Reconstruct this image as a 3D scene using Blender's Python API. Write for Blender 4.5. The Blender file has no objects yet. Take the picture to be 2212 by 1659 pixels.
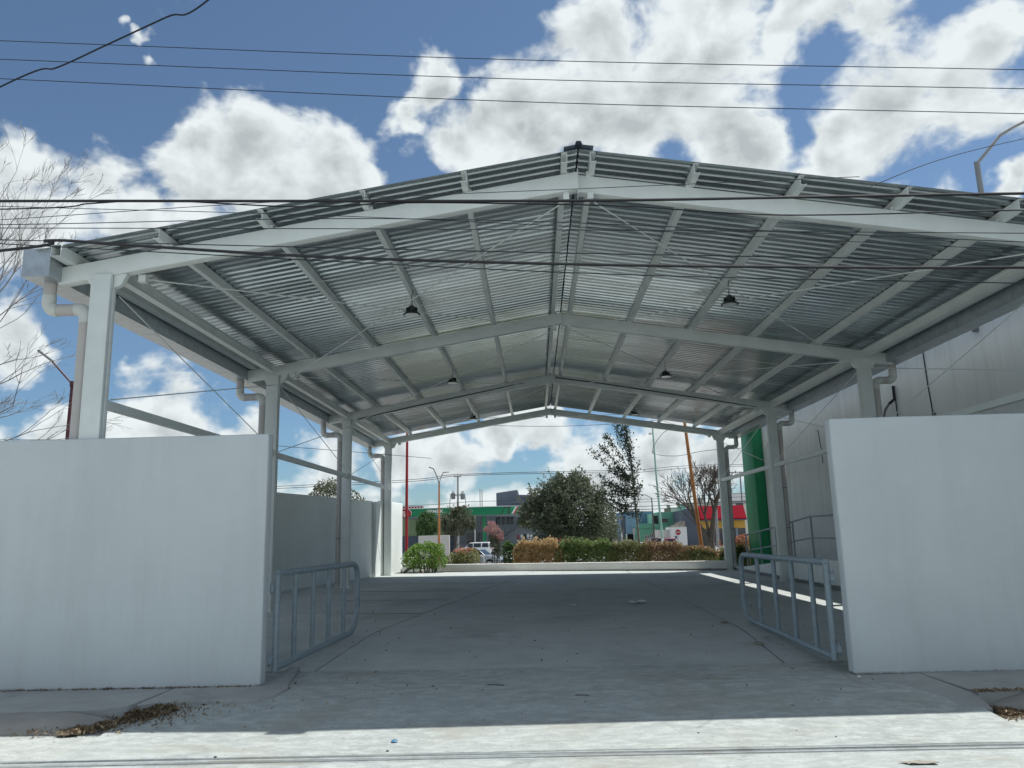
import bpy, bmesh, math, random
import numpy as np
from mathutils import Vector, Matrix, noise
random.seed(7); rng = np.random.default_rng(7)
S = bpy.context.scene
COL = S.collection

# ------------------------------------------------------------------ camera
cam_d = bpy.data.cameras.new('camera'); cam = bpy.data.objects.new('camera', cam_d); COL.objects.link(cam)
R_ = Vector((0.99923446, 0.03106293, -0.02378201)); U_ = Vector((0.02918456, -0.18704791, 0.98191718)); F_ = Vector((-0.02605285, 0.98185955, 0.18781127))
cam.matrix_world = Matrix(((R_.x, U_.x, -F_.x, 0), (R_.y, U_.y, -F_.y, 0), (R_.z, U_.z, -F_.z, 1.5), (0, 0, 0, 1)))
cam_d.sensor_width = 36; cam_d.lens = 36 * 1678.34 / 2212; cam_d.clip_start = 0.05; cam_d.clip_end = 6000
S.camera = cam

# ------------------------------------------------------------------ light
SUN = Vector((0.47, 0.215, 1.0)).normalized()
EXPOSURE = 0.22
S.view_settings.view_transform = 'Standard'; S.view_settings.look = 'None'
S.view_settings.exposure = EXPOSURE; S.view_settings.gamma = 1; S.view_settings.use_curve_mapping = False
sun_d = bpy.data.lights.new('sun', 'SUN'); sun_d.energy = 4.4; sun_d.angle = math.radians(0.45); sun_d.color = (1.0, 0.97, 0.915)
sun = bpy.data.objects.new('sun', sun_d); COL.objects.link(sun)
sun.rotation_euler = SUN.to_track_quat('Z', 'Y').to_euler()

W = bpy.data.worlds.new('World'); S.world = W; W.use_nodes = True
wt = W.node_tree; wt.nodes.clear()
def N(t, typ, **kw):
    n = t.nodes.new(typ)
    for k, v in kw.items(): setattr(n, k, v)
    return n
def L(t, a, b): t.links.new(a, b)
def mth(t, op, a, b=None, clamp=False):
    n = N(t, 'ShaderNodeMath', operation=op); n.use_clamp = clamp
    for i, v in enumerate((a, b)):
        if v is None: continue
        if isinstance(v, (int, float)): n.inputs[i].default_value = v
        else: L(t, v, n.inputs[i])
    return n.outputs[0]
def mrange(t, v, a, b, c=0.0, d=1.0, interp='SMOOTHSTEP'):
    n = N(t, 'ShaderNodeMapRange', interpolation_type=interp); n.clamp = True
    if not isinstance(v, (int, float)): L(t, v, n.inputs[0])
    for i, x in enumerate((a, b, c, d)): n.inputs[i + 1].default_value = x
    return n.outputs[0]
def mixc(t, f, a, b, mode='MIX'):
    n = N(t, 'ShaderNodeMix', data_type='RGBA', blend_type=mode)
    if isinstance(f, (int, float)): n.inputs[0].default_value = f
    else: L(t, f, n.inputs[0])
    for i, v in ((6, a), (7, b)):
        if isinstance(v, tuple): n.inputs[i].default_value = (*v, 1)[:4]
        else: L(t, v, n.inputs[i])
    return n.outputs[2]
sky = N(wt, 'ShaderNodeTexSky', sky_type='NISHITA'); sky.sun_disc = False
sky.sun_elevation = math.asin(SUN.z); sky.sun_rotation = math.atan2(SUN.x, SUN.y); sky.altitude = 150; sky.air_density = 1.0; sky.dust_density = 0.3; sky.ozone_density = 2.0
hs = N(wt, 'ShaderNodeHueSaturation'); hs.inputs['Saturation'].default_value = 0.92; hs.inputs['Value'].default_value = 0.84; hs.inputs['Hue'].default_value = 0.497
L(wt, sky.outputs[0], hs.inputs['Color'])
tc = N(wt, 'ShaderNodeTexCoord'); D = tc.outputs['Generated']
# cloud masses: each is a patch of the sky dome, given by its direction and angular size
CL = [(-0.323,0.836,0.443,0.064),(-0.249,0.865,0.436,0.059),(-0.370,0.817,0.443,0.033),(-0.385,0.832,0.399,0.057),(-0.289,0.869,0.401,0.081),(-0.202,0.883,0.422,0.032),(-0.533,0.749,0.393,0.038),(-0.487,0.783,0.386,0.046),(-0.553,0.758,0.345,0.071),(-0.455,0.813,0.363,0.056),(-0.392,0.749,0.534,0.012),(-0.410,0.734,0.541,0.010),(-0.111,0.840,0.532,0.037),(-0.130,0.858,0.497,0.031),(-0.084,0.873,0.480,0.054),(-0.041,0.866,0.498,0.044),(0.010,0.870,0.493,0.063),(0.093,0.833,0.545,0.074),(0.066,0.867,0.494,0.069),(0.121,0.868,0.481,0.088),(0.200,0.833,0.517,0.103),(0.226,0.788,0.573,0.064),(0.259,0.850,0.459,0.070),(0.304,0.783,0.543,0.046),(0.375,0.761,0.530,0.045),(0.406,0.795,0.450,0.080),(0.370,0.826,0.424,0.047),(0.456,0.766,0.453,0.083),(0.482,0.726,0.489,0.042),(0.514,0.782,0.352,0.021),(-0.554,0.805,0.211,0.040),(-0.451,0.870,0.201,0.012),(-0.430,0.890,0.149,0.052),(-0.533,0.836,0.133,0.033),(-0.355,0.926,0.129,0.034),(-0.565,0.817,0.111,0.030),(0.016,0.991,0.131,0.045),(-0.043,0.991,0.124,0.030),(0.007,0.994,0.107,0.018),(-0.115,0.989,0.098,0.044),(-0.161,0.983,0.084,0.035),(0.062,0.995,0.079,0.059),(0.161,0.982,0.099,0.044),(0.231,0.970,0.073,0.046),(-0.262,0.961,0.085,0.040)]
fb = N(wt, 'ShaderNodeTexNoise', noise_dimensions='3D'); fb.inputs['Scale'].default_value = 11; fb.inputs['Detail'].default_value = 9; fb.inputs['Roughness'].default_value = 0.54; fb.inputs['Distortion'].default_value = 0.25
mpf = N(wt, 'ShaderNodeMapping'); mpf.inputs['Scale'].default_value = (1, 1, 1.45); L(wt, D, mpf.inputs['Vector']); L(wt, mpf.outputs[0], fb.inputs['Vector'])
wn_ = N(wt, 'ShaderNodeTexNoise'); wn_.inputs['Scale'].default_value = 9; wn_.inputs['Detail'].default_value = 4; wn_.inputs['Roughness'].default_value = 0.6; L(wt, D, wn_.inputs['Vector'])
wv1 = N(wt, 'ShaderNodeVectorMath', operation='SUBTRACT'); L(wt, wn_.outputs['Color'], wv1.inputs[0]); wv1.inputs[1].default_value = (0.5, 0.5, 0.5)
wv2 = N(wt, 'ShaderNodeVectorMath', operation='SCALE'); L(wt, wv1.outputs[0], wv2.inputs[0]); wv2.inputs['Scale'].default_value = 0.12
wv3 = N(wt, 'ShaderNodeVectorMath', operation='ADD'); L(wt, D, wv3.inputs[0]); L(wt, wv2.outputs[0], wv3.inputs[1]); DW = wv3.outputs[0]
field = None
for (cx, cy, cz, r) in CL:
    dn = N(wt, 'ShaderNodeVectorMath', operation='DISTANCE'); L(wt, DW, dn.inputs[0]); l = math.sqrt(cx*cx+cy*cy+cz*cz); dn.inputs[1].default_value = (cx/l, cy/l, cz/l)
    v = mth(wt, 'MULTIPLY', dn.outputs['Value'], -1.0 / r)
    field = v if field is None else mth(wt, 'SMOOTH_MAX', field, v)
    if field is not v: field.node.inputs[2].default_value = 0.25
# beyond the named masses the dome carries the same broken cumulus everywhere
big = N(wt, 'ShaderNodeTexNoise'); big.inputs['Scale'].default_value = 3.2; big.inputs['Detail'].default_value = 2; L(wt, D, big.inputs['Vector'])
sep = N(wt, 'ShaderNodeSeparateXYZ'); L(wt, D, sep.inputs[0])
behind = mrange(wt, sep.outputs['Y'], 0.72, 0.45)
gen = mth(wt, 'ADD', mrange(wt, big.outputs['Fac'], 0.3, 0.7, -2.0, 0.0, 'LINEAR'), mth(wt, 'MULTIPLY', mth(wt, 'SUBTRACT', behind, 1.0), 3.0))
low = mrange(wt, sep.outputs['Z'], 0.10, 0.035, -2.0, -0.72)
field = mth(wt, 'MAXIMUM', field, gen); field = mth(wt, 'MAXIMUM', field, low)
dens = mth(wt, 'ADD', field, mth(wt, 'MULTIPLY', mth(wt, 'SUBTRACT', fb.outputs['Fac'], 0.5), 2.7))
cov = mrange(wt, dens, -1.22, -0.66)
wisp = N(wt, 'ShaderNodeTexNoise'); wisp.inputs['Scale'].default_value = 7; wisp.inputs['Detail'].default_value = 8; wisp.inputs['Roughness'].default_value = 0.7; L(wt, D, wisp.inputs['Vector'])
wc = mrange(wt, wisp.outputs['Fac'], 0.64, 0.84, 0.0, 0.25)
cov2 = mth(wt, 'MAXIMUM', cov, wc)
# body of the cloud: bright rims, grey thick cores
sh = N(wt, 'ShaderNodeTexNoise'); sh.inputs['Scale'].default_value = 8; sh.inputs['Detail'].default_value = 6; sh.inputs['Roughness'].default_value = 0.55
mp = N(wt, 'ShaderNodeMapping'); mp.inputs['Location'].default_value = (0.02, -0.01, 0.035); L(wt, D, mp.inputs['Vector']); L(wt, mp.outputs[0], sh.inputs['Vector'])
thick = mrange(wt, dens, -0.95, 0.05)
core = mth(wt, 'MULTIPLY', thick, mrange(wt, sh.outputs['Fac'], 0.30, 0.60, 0.15, 1.0))
fb2 = N(wt, 'ShaderNodeTexNoise'); fb2.inputs['Scale'].default_value = 11; fb2.inputs['Detail'].default_value = 5; fb2.inputs['Roughness'].default_value = 0.54; fb2.inputs['Distortion'].default_value = 0.25
mp2 = N(wt, 'ShaderNodeMapping'); mp2.inputs['Scale'].default_value = (1, 1, 1.45); mp2.inputs['Location'].default_value = (0.008, 0.004, 0.026); L(wt, D, mp2.inputs['Vector']); L(wt, mp2.outputs[0], fb2.inputs['Vector'])
lit = mth(wt, 'MULTIPLY', mth(wt, 'SUBTRACT', fb.outputs['Fac'], fb2.outputs['Fac']), 3.3)
core = mth(wt, 'SUBTRACT', core, lit, True)
ccol = mixc(wt, core, (0.72, 0.77, 0.78), (0.41, 0.45, 0.465))
K0 = N(wt, 'ShaderNodeVectorMath', operation='MULTIPLY'); L(wt, hs.outputs[0], K0.inputs[0]); sz = N(wt, 'ShaderNodeSeparateXYZ'); L(wt, N(wt, 'ShaderNodeTexCoord').outputs['Generated'], sz.inputs[0]); kz = mixc(wt, mrange(wt, sz.outputs[2], 0.0, 0.32), (0.58, 0.79, 0.97), (0.80, 0.93, 1.02)); L(wt, kz, K0.inputs[1])
K = N(wt, 'ShaderNodeVectorMath', operation='SCALE'); L(wt, K0.outputs[0], K.inputs[0]); K.inputs['Scale'].default_value = 0.1
full = mixc(wt, cov2, K.outputs[0], ccol)
bg = N(wt, 'ShaderNodeBackground'); L(wt, full, bg.inputs['Color']); bg.inputs['Strength'].default_value = 1.0
# the Background strength stays at 0.1, the colour fed to it is in the sky's own units
K.inputs['Scale'].default_value = 1.0
cs = N(wt, 'ShaderNodeVectorMath', operation='SCALE'); L(wt, ccol, cs.inputs[0]); cs.inputs['Scale'].default_value = 10.0
full2 = mixc(wt, cov2, K.outputs[0], cs.outputs[0]); L(wt, full2, bg.inputs['Color']); bg.inputs['Strength'].default_value = 0.1
wo = N(wt, 'ShaderNodeOutputWorld'); L(wt, bg.outputs[0], wo.inputs[0])
S.cycles.max_bounces = 9; S.cycles.diffuse_bounces = 6; S.cycles.glossy_bounces = 4; S.cycles.transparent_max_bounces = 6
S.cycles.use_denoising = True; S.cycles.caustics_reflective = True; S.cycles.blur_glossy = 1.0; S.cycles.caustics_refractive = False

# ------------------------------------------------------------------ materials
def mat(name, col, rough=0.7, metal=0.0, var=0.12, scale=3.0, detail=6, bump=0.0, bscale=60.0, spec=0.4, island=0.0, stain=0.0, aniso=None, emit=None, trans=0.0, dist=0.3):
    m = bpy.data.materials.new(name); m.use_nodes = True; t = m.node_tree; b = t.nodes['Principled BSDF']
    g = N(t, 'ShaderNodeNewGeometry'); pos = g.outputs['Position']
    mpn = N(t, 'ShaderNodeMapping'); L(t, pos, mpn.inputs[0])
    if aniso: mpn.inputs['Scale'].default_value = aniso
    n = N(t, 'ShaderNodeTexNoise'); n.inputs['Scale'].default_value = scale; n.inputs['Detail'].default_value = detail; n.inputs['Roughness'].default_value = 0.6; L(t, mpn.outputs[0], n.inputs[0])
    d = tuple(max(0, c * (1 - var)) for c in col); h = tuple(min(1, c * (1 + var)) for c in col)
    f = mrange(t, n.outputs[0], 0.3, 0.7, interp='LINEAR')
    c = mixc(t, f, d, h)
    if stain > 0:
        n2 = N(t, 'ShaderNodeTexNoise'); n2.inputs['Scale'].default_value = 0.55; n2.inputs['Detail'].default_value = 9; n2.inputs['Roughness'].default_value = 0.68; n2.inputs['Distortion'].default_value = dist; L(t, pos, n2.inputs[0])
        f2 = mrange(t, n2.outputs[0], 0.48, 0.72)
        c = mixc(t, mth(t, 'MULTIPLY', f2, stain), c, tuple(x * 0.45 for x in col))
    if island > 0:
        f3 = mrange(t, g.outputs['Random Per Island'], 0, 1, 1 - island, 1 + island, 'LINEAR')
        vs = N(t, 'ShaderNodeVectorMath', operation='SCALE'); L(t, c, vs.inputs[0]); L(t, f3, vs.inputs['Scale']); c = vs.outputs[0]
    L(t, c, b.inputs['Base Color']) if not isinstance(c, tuple) else None
    b.inputs['Roughness'].default_value = rough; b.inputs['Metallic'].default_value = metal; b.inputs['Specular IOR Level'].default_value = spec
    if bump > 0:
        nb = N(t, 'ShaderNodeTexNoise'); nb.inputs['Scale'].default_value = bscale; nb.inputs['Detail'].default_value = 5; L(t, mpn.outputs[0], nb.inputs[0])
        bp = N(t, 'ShaderNodeBump'); bp.inputs['Strength'].default_value = bump; bp.inputs['Distance'].default_value = 0.01; L(t, nb.outputs[0], bp.inputs['Height']); L(t, bp.outputs[0], b.inputs['Normal'])
    if trans > 0: b.inputs['Transmission Weight'].default_value = trans
    m['t'] = 1
    return m
def leafmat(name, cols, rough=0.6, transl=0.35):
    m = bpy.data.materials.new(name); m.use_nodes = True; t = m.node_tree; b = t.nodes['Principled BSDF']; out = t.nodes['Material Output']
    g = N(t, 'ShaderNodeNewGeometry'); cr = N(t, 'ShaderNodeValToRGB'); cr.color_ramp.interpolation = 'LINEAR'
    el = cr.color_ramp.elements
    while len(el) < len(cols): el.new(0.5)
    for i, c in enumerate(cols): el[i].position = i / (len(cols) - 1); el[i].color = (*c, 1)
    nz = N(t, 'ShaderNodeTexNoise'); nz.inputs['Scale'].default_value = 1.6; nz.inputs['Detail'].default_value = 3; L(t, g.outputs['Position'], nz.inputs[0])
    f = mth(t, 'ADD', mth(t, 'MULTIPLY', g.outputs['Random Per Island'], 0.6), mrange(t, nz.outputs[0], 0.3, 0.7, 0, 0.4, 'LINEAR'))
    L(t, f, cr.inputs[0]); L(t, cr.outputs[0], b.inputs['Base Color']); b.inputs['Roughness'].default_value = rough; b.inputs['Specular IOR Level'].default_value = 0.35
    tr = N(t, 'ShaderNodeBsdfTranslucent'); L(t, cr.outputs[0], tr.inputs[0]); mx = N(t, 'ShaderNodeMixShader'); mx.inputs[0].default_value = transl
    L(t, b.outputs[0], mx.inputs[1]); L(t, tr.outputs[0], mx.inputs[2]); L(t, mx.outputs[0], out.inputs[0])
    return m
def concrete(name, col, broom=0.0, stain=0.5, crack=True, speck=0.0, oil=0.5):
    m = mat(name, col, rough=0.88, var=0.10, scale=2.2, detail=9, bump=0.25, bscale=45, stain=stain, spec=0.3)
    t = m.node_tree; b = t.nodes['Principled BSDF']; g = [n for n in t.nodes if n.type == 'NEW_GEOMETRY'][0]
    c = b.inputs['Base Color'].links[0].from_socket
    # fine streaks and grit
    mp = N(t, 'ShaderNodeMapping'); mp.inputs['Scale'].default_value = (0.9, 5, 1); L(t, g.outputs[0], mp.inputs[0])
    n = N(t, 'ShaderNodeTexNoise'); n.inputs['Scale'].default_value = 1.5; n.inputs['Detail'].default_value = 9; n.inputs['Roughness'].default_value = 0.7; L(t, mp.outputs[0], n.inputs[0])
    c = mixc(t, mrange(t, n.outputs[0], 0.35, 0.7, 0, 0.32, 'LINEAR'), c, tuple(x * 0.62 for x in col))
    gr = N(t, 'ShaderNodeTexNoise'); gr.inputs['Scale'].default_value = 55; gr.inputs['Detail'].default_value = 4; L(t, g.outputs[0], gr.inputs[0])
    c = mixc(t, mrange(t, gr.outputs[0], 0.56, 0.72, 0, 0.5 + speck, 'LINEAR'), c, tuple(x * 0.72 for x in col))
    if speck > 0:
        lb = N(t, 'ShaderNodeTexNoise'); lb.inputs['Scale'].default_value = 6; lb.inputs['Detail'].default_value = 8; lb.inputs['Roughness'].default_value = 0.75; ml2 = N(t, 'ShaderNodeMapping'); ml2.inputs['Scale'].default_value = (0.8, 1.5, 1); L(t, g.outputs[0], ml2.inputs[0]); L(t, ml2.outputs[0], lb.inputs[0])
        c = mixc(t, mrange(t, lb.outputs[0], 0.45, 0.62, 0, 0.75, 'LINEAR'), c, tuple(min(1, x * 1.32) for x in col))
        pt = N(t, 'ShaderNodeTexNoise'); pt.inputs['Scale'].default_value = 22; pt.inputs['Detail'].default_value = 3; L(t, g.outputs[0], pt.inputs[0]); wm = N(t, 'ShaderNodeTexNoise'); wm.inputs['Scale'].default_value = 0.8; wm.inputs['Detail'].default_value = 8; wm.inputs['Roughness'].default_value = 0.65; wm.inputs['Distortion'].default_value = 0.5; L(t, ml2.outputs[0], wm.inputs[0]); c = mixc(t, mrange(t, wm.outputs[0], 0.5, 0.68, 0, 0.55), c, (col[0]*0.80, col[1]*0.72, col[2]*0.62)); c = mixc(t, mrange(t, pt.outputs[0], 0.66, 0.72, 0, 0.6, 'LINEAR'), c, tuple(x * 0.5 for x in col))
    if oil > 0:
        on = N(t, 'ShaderNodeTexNoise'); on.inputs['Scale'].default_value = 0.9; on.inputs['Detail'].default_value = 7; on.inputs['Roughness'].default_value = 0.6; on.inputs['Distortion'].default_value = 0.6; ml = N(t, 'ShaderNodeMapping'); ml.inputs['Location'].default_value = (3, 9, 0); L(t, g.outputs[0], ml.inputs[0]); L(t, ml.outputs[0], on.inputs[0])
        c = mixc(t, mrange(t, on.outputs[0], 0.60, 0.72, 0, oil), c, tuple(x * 0.5 for x in col))
    if crack:
        v = N(t, 'ShaderNodeTexVoronoi', feature='DISTANCE_TO_EDGE'); v.inputs['Scale'].default_value = 0.23
        ad = N(t, 'ShaderNodeVectorMath', operation='ADD'); wn = N(t, 'ShaderNodeTexNoise'); wn.inputs['Scale'].default_value = 1.8; wn.inputs['Detail'].default_value = 6; L(t, g.outputs[0], wn.inputs[0])
        sc = N(t, 'ShaderNodeVectorMath', operation='SCALE'); L(t, wn.outputs['Color'], sc.inputs[0]); sc.inputs['Scale'].default_value = 0.9
        L(t, g.outputs[0], ad.inputs[0]); L(t, sc.outputs[0], ad.inputs[1]); L(t, ad.outputs[0], v.inputs[0])
        c = mixc(t, mrange(t, v.outputs['Distance'], 0.0, 0.0013, 0.3, 0.0, 'LINEAR'), c, tuple(x * 0.3 for x in col))
    L(t, c, b.inputs['Base Color'])
    if broom > 0:
        wv = N(t, 'ShaderNodeTexWave', wave_type='BANDS', bands_direction='Y'); wv.inputs['Scale'].default_value = 14; wv.inputs['Distortion'].default_value = 1.2; wv.inputs['Detail'].default_value = 2; L(t, g.outputs[0], wv.inputs[0])
        bp = N(t, 'ShaderNodeBump'); bp.inputs['Strength'].default_value = broom; bp.inputs['Distance'].default_value = 0.01; L(t, wv.outputs['Fac'], bp.inputs['Height'])
        old = b.inputs['Normal'].links[0].from_socket; L(t, old, bp.inputs['Normal']); L(t, bp.outputs[0], b.inputs['Normal'])
    return m
def stucco(name, col, dirt=0.25, zbase=None):
    m = mat(name, col, rough=0.85, var=0.05, scale=0.9, detail=9, bump=0.32, bscale=26, spec=0.25)
    t = m.node_tree; b = t.nodes['Principled BSDF']; g = [n for n in t.nodes if n.type == 'NEW_GEOMETRY'][0]
    c = b.inputs['Base Color'].links[0].from_socket
    mp = N(t, 'ShaderNodeMapping'); mp.inputs['Scale'].default_value = (2.4, 2.4, 0.22); L(t, g.outputs[0], mp.inputs[0])
    n = N(t, 'ShaderNodeTexNoise'); n.inputs['Scale'].default_value = 1.6; n.inputs['Detail'].default_value = 8; n.inputs['Roughness'].default_value = 0.65; L(t, mp.outputs[0], n.inputs[0])
    c = mixc(t, mrange(t, n.outputs[0], 0.46, 0.74, 0, dirt, 'LINEAR'), c, (col[0]*0.72, col[1]*0.72, col[2]*0.68))
    if zbase is not None:   # dirt along the foot, kept narrow to paint in the dark gap line
        sp = N(t, 'ShaderNodeSeparateXYZ'); L(t, g.outputs[0], sp.inputs[0])
        n3 = N(t, 'ShaderNodeTexNoise'); n3.inputs['Scale'].default_value = 9; n3.inputs['Detail'].default_value = 8; n3.inputs['Roughness'].default_value = 0.75; L(t, g.outputs[0], n3.inputs[0])
        hgt = mth(t, 'ADD', sp.outputs[2], mth(t, 'MULTIPLY', n3.outputs[0], -0.07))
        c = mixc(t, mrange(t, hgt, zbase + 0.005, zbase - 0.03, 0, 0.85), c, (0.13, 0.13, 0.125))
    L(t, c, b.inputs['Base Color'])
    return m
M = {}
M['apron'] = concrete('driveway_concrete', (0.405, 0.44, 0.43), broom=0.6, stain=0.4, speck=0.3)
M['slab'] = concrete('lot_concrete', (0.475, 0.51, 0.50), broom=0.1, stain=0.5)
M['street'] = concrete('street_concrete', (0.385, 0.41, 0.395), broom=0.0, stain=0.3, speck=0.45)
M['walk'] = concrete('sidewalk_concrete', (0.38, 0.39, 0.38), stain=0.5)
M['kerb'] = concrete('kerb_concrete', (0.32, 0.31, 0.29), stain=0.9, crack=False)
M['joint'] = mat('joint_filler', (0.05, 0.048, 0.045), rough=0.95)
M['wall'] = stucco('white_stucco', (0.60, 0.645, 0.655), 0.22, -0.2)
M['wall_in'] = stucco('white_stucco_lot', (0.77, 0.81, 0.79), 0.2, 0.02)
M['curbwall'] = stucco('cream_stucco', (0.86, 0.84, 0.79), 0.1, 0.0)
M['big'] = stucco('grey_white_plaster', (0.68, 0.70, 0.69), 0.5)
M['steel'] = mat('white_painted_steel', (0.73, 0.77, 0.75), rough=0.5, var=0.07, scale=2.5, detail=9, bump=0.03, bscale=20)
M['galv'] = mat('galvanised_sheet', (0.43, 0.475, 0.495), rough=0.22, metal=0.95, var=0.16, scale=5, bump=0.05, bscale=5, aniso=(0.3, 2.5, 1))
M['galv2'] = mat('galvanised_gutter', (0.46, 0.50, 0.53), rough=0.38, metal=0.75, var=0.15, scale=7, bump=0.05, bscale=12)
M['gate'] = mat('grey_painted_tube', (0.25, 0.31, 0.345), rough=0.42, var=0.14, scale=12, bump=0.05, bscale=60)
M['pvc'] = mat('tan_grey_pipe', (0.50, 0.475, 0.455), rough=0.45, var=0.07, scale=5)
M['elbow'] = mat('pale_pipe_fitting', (0.60, 0.62, 0.585), rough=0.45, var=0.07, scale=5)
M['lampbody'] = mat('dark_lamp_housing', (0.05, 0.062, 0.068), rough=0.45)
M['black'] = mat('black_rubber', (0.018, 0.019, 0.022), rough=0.45, var=0.2)
M['wire'] = mat('weathered_cable', (0.035, 0.04, 0.05), rough=0.85, spec=0.1, var=0.2)
M['lens'] = mat('lamp_lens', (0.75, 0.78, 0.78), rough=0.15)
M['dark'] = mat('dark_interior', (0.02, 0.022, 0.026), rough=0.6)  # near-black trim colour, also painted in for shade inside openings
M['green'] = mat('green_paint', (0.015, 0.25, 0.10), rough=0.5, var=0.08, scale=2)
M['fascia'] = mat('green_fascia_panel', (0.004, 0.20, 0.085), rough=0.35, var=0.05)
M['fasciad'] = mat('dark_fascia_panel', (0.04, 0.05, 0.05), rough=0.35)
M['red'] = mat('red_paint', (0.33, 0.02, 0.025), rough=0.4, var=0.15, scale=4)
M['maroon'] = mat('maroon_paint', (0.07, 0.015, 0.02), rough=0.5, var=0.2)
M['orange'] = mat('orange_paint', (0.50, 0.20, 0.07), rough=0.55, var=0.22, scale=5)
M['mint'] = mat('mint_paint', (0.30, 0.48, 0.42), rough=0.5, var=0.1)
M['white'] = mat('white_paint', (0.78, 0.78, 0.76), rough=0.5, var=0.05)
M['grey'] = mat('grey_galvanised_pole', (0.20, 0.215, 0.22), rough=0.6, var=0.1)
M['conc'] = mat('concrete_pole', (0.30, 0.30, 0.29), rough=0.9, var=0.15)
M['bgrey'] = mat('blue_grey_plaster', (0.105, 0.13, 0.165), rough=0.85, var=0.08, scale=1)
M['bgrey2'] = mat('pale_grey_plaster', (0.21, 0.24, 0.275), rough=0.85, var=0.07, scale=1)
M['olive'] = mat('olive_wall', (0.26, 0.33, 0.19), rough=0.85, var=0.06)
M['cream'] = mat('cream_panel', (0.66, 0.63, 0.58), rough=0.7, var=0.06)
M['bblue'] = mat('blue_plaster', (0.15, 0.24, 0.35), rough=0.85, var=0.06, scale=1)
M['bblue2'] = mat('light_blue_plaster', (0.22, 0.34, 0.46), rough=0.85, var=0.06, scale=1)
M['bmint'] = mat('mint_green_plaster', (0.14, 0.36, 0.26), rough=0.85, var=0.08, scale=1)
M['bpmint'] = mat('pale_mint_plaster', (0.32, 0.60, 0.48), rough=0.85, var=0.08, scale=1)
M['awn'] = mat('red_awning', (0.26, 0.012, 0.025), spec=0.05, rough=0.8, var=0.06)
M['yel'] = mat('yellow_ochre_band', (0.62, 0.36, 0.07), rough=0.7, var=0.06)
M['brown'] = mat('brown_plaster', (0.22, 0.17, 0.13), rough=0.85, var=0.1)
M['block'] = mat('weathered_block', (0.30, 0.28, 0.24), rough=0.9, var=0.3, scale=2)
M['glass'] = mat('dark_window_glass', (0.02, 0.026, 0.032), rough=0.08, spec=0.8)
M['cwhite'] = mat('white_car_paint', (0.78, 0.79, 0.80), rough=0.22, var=0.02)
M['csilver'] = mat('silver_grey_car_paint', (0.36, 0.375, 0.385), rough=0.25, metal=0.5, var=0.03)
M['cred'] = mat('red_car_paint', (0.35, 0.02, 0.03), rough=0.25, var=0.03)
M['cdark'] = mat('dark_red_car_paint', (0.09, 0.03, 0.035), rough=0.25, var=0.03)
M['tyre'] = mat('tyre_rubber', (0.02, 0.02, 0.02), rough=0.85)
M['rim'] = mat('alloy_rim', (0.5, 0.5, 0.5), rough=0.3, metal=0.8)
M['tail'] = mat('red_lamp_glass', (0.35, 0.01, 0.01), rough=0.2)
M['bark'] = mat('grey_brown_bark', (0.10, 0.085, 0.072), rough=0.9, var=0.3, scale=9, bump=0.5, bscale=20)
M['barkl'] = mat('pale_grey_bark', (0.26, 0.24, 0.225), rough=0.9, var=0.25, scale=9, bump=0.4, bscale=20)
M['lf_bright'] = leafmat('bright_green_leaves', [(0.05, 0.12, 0.02), (0.17, 0.30, 0.06), (0.36, 0.47, 0.14)])
M['lf_dark'] = leafmat('dark_olive_leaves', [(0.045, 0.075, 0.045), (0.10, 0.13, 0.08), (0.16, 0.18, 0.115), (0.24, 0.24, 0.18)], transl=0.3)
M['lf_grey'] = leafmat('grey_olive_leaves', [(0.07, 0.09, 0.05), (0.13, 0.145, 0.09), (0.19, 0.19, 0.13)], transl=0.25)
M['lf_green'] = leafmat('mid_green_leaves', [(0.05, 0.10, 0.035), (0.09, 0.17, 0.06), (0.15, 0.23, 0.09)])
M['lf_oak'] = leafmat('dark_grey_green_leaves', [(0.025, 0.045, 0.03), (0.05, 0.075, 0.045), (0.08, 0.105, 0.06)], transl=0.15)
M['lf_tan'] = leafmat('dry_tan_leaves', [(0.34, 0.22, 0.10), (0.56, 0.41, 0.21), (0.72, 0.57, 0.36)])
M['lf_hedge'] = leafmat('hedge_leaves', [(0.07, 0.12, 0.04), (0.17, 0.25, 0.08), (0.33, 0.39, 0.17)])
M['lf_mix'] = leafmat('green_tan_leaves', [(0.10, 0.14, 0.055), (0.24, 0.26, 0.11), (0.44, 0.40, 0.22)])
M['lf_dry'] = leafmat('dry_brown_leaves', [(0.19, 0.12, 0.07), (0.37, 0.26, 0.15), (0.54, 0.41, 0.26)])
M['lf_red'] = leafmat('red_tipped_leaves', [(0.32, 0.10, 0.06), (0.45, 0.18, 0.11), (0.50, 0.30, 0.18)])
M['lf_pink'] = leafmat('pink_blossom', [(0.38, 0.15, 0.18), (0.50, 0.27, 0.28), (0.42, 0.32, 0.22)])
M['lf_rose'] = leafmat('red_blossom', [(0.45, 0.05, 0.07), (0.55, 0.10, 0.10)])
M['soil'] = mat('planter_soil', (0.14, 0.115, 0.085), rough=0.95, var=0.3, scale=8, bump=0.6, bscale=40)
M['grass'] = mat('grass_ground', (0.13, 0.17, 0.06), rough=0.95, var=0.35, scale=12, bump=0.6, bscale=60)
M['asph'] = mat('pale_asphalt', (0.26, 0.26, 0.255), rough=0.9, var=0.12, scale=2, detail=9)
M['land'] = mat('dusty_ground', (0.34, 0.33, 0.30), rough=0.95, var=0.2, scale=0.6, detail=9)
M['hill'] = mat('distant_green_ground', (0.06, 0.085, 0.045), rough=0.95, var=0.3, scale=0.3)
M['paint_y'] = mat('faded_yellow_paint', (0.40, 0.36, 0.22), rough=0.85, var=0.25, scale=14)
M['paper'] = mat('white_paper', (0.72, 0.72, 0.70), rough=0.7)
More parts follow.
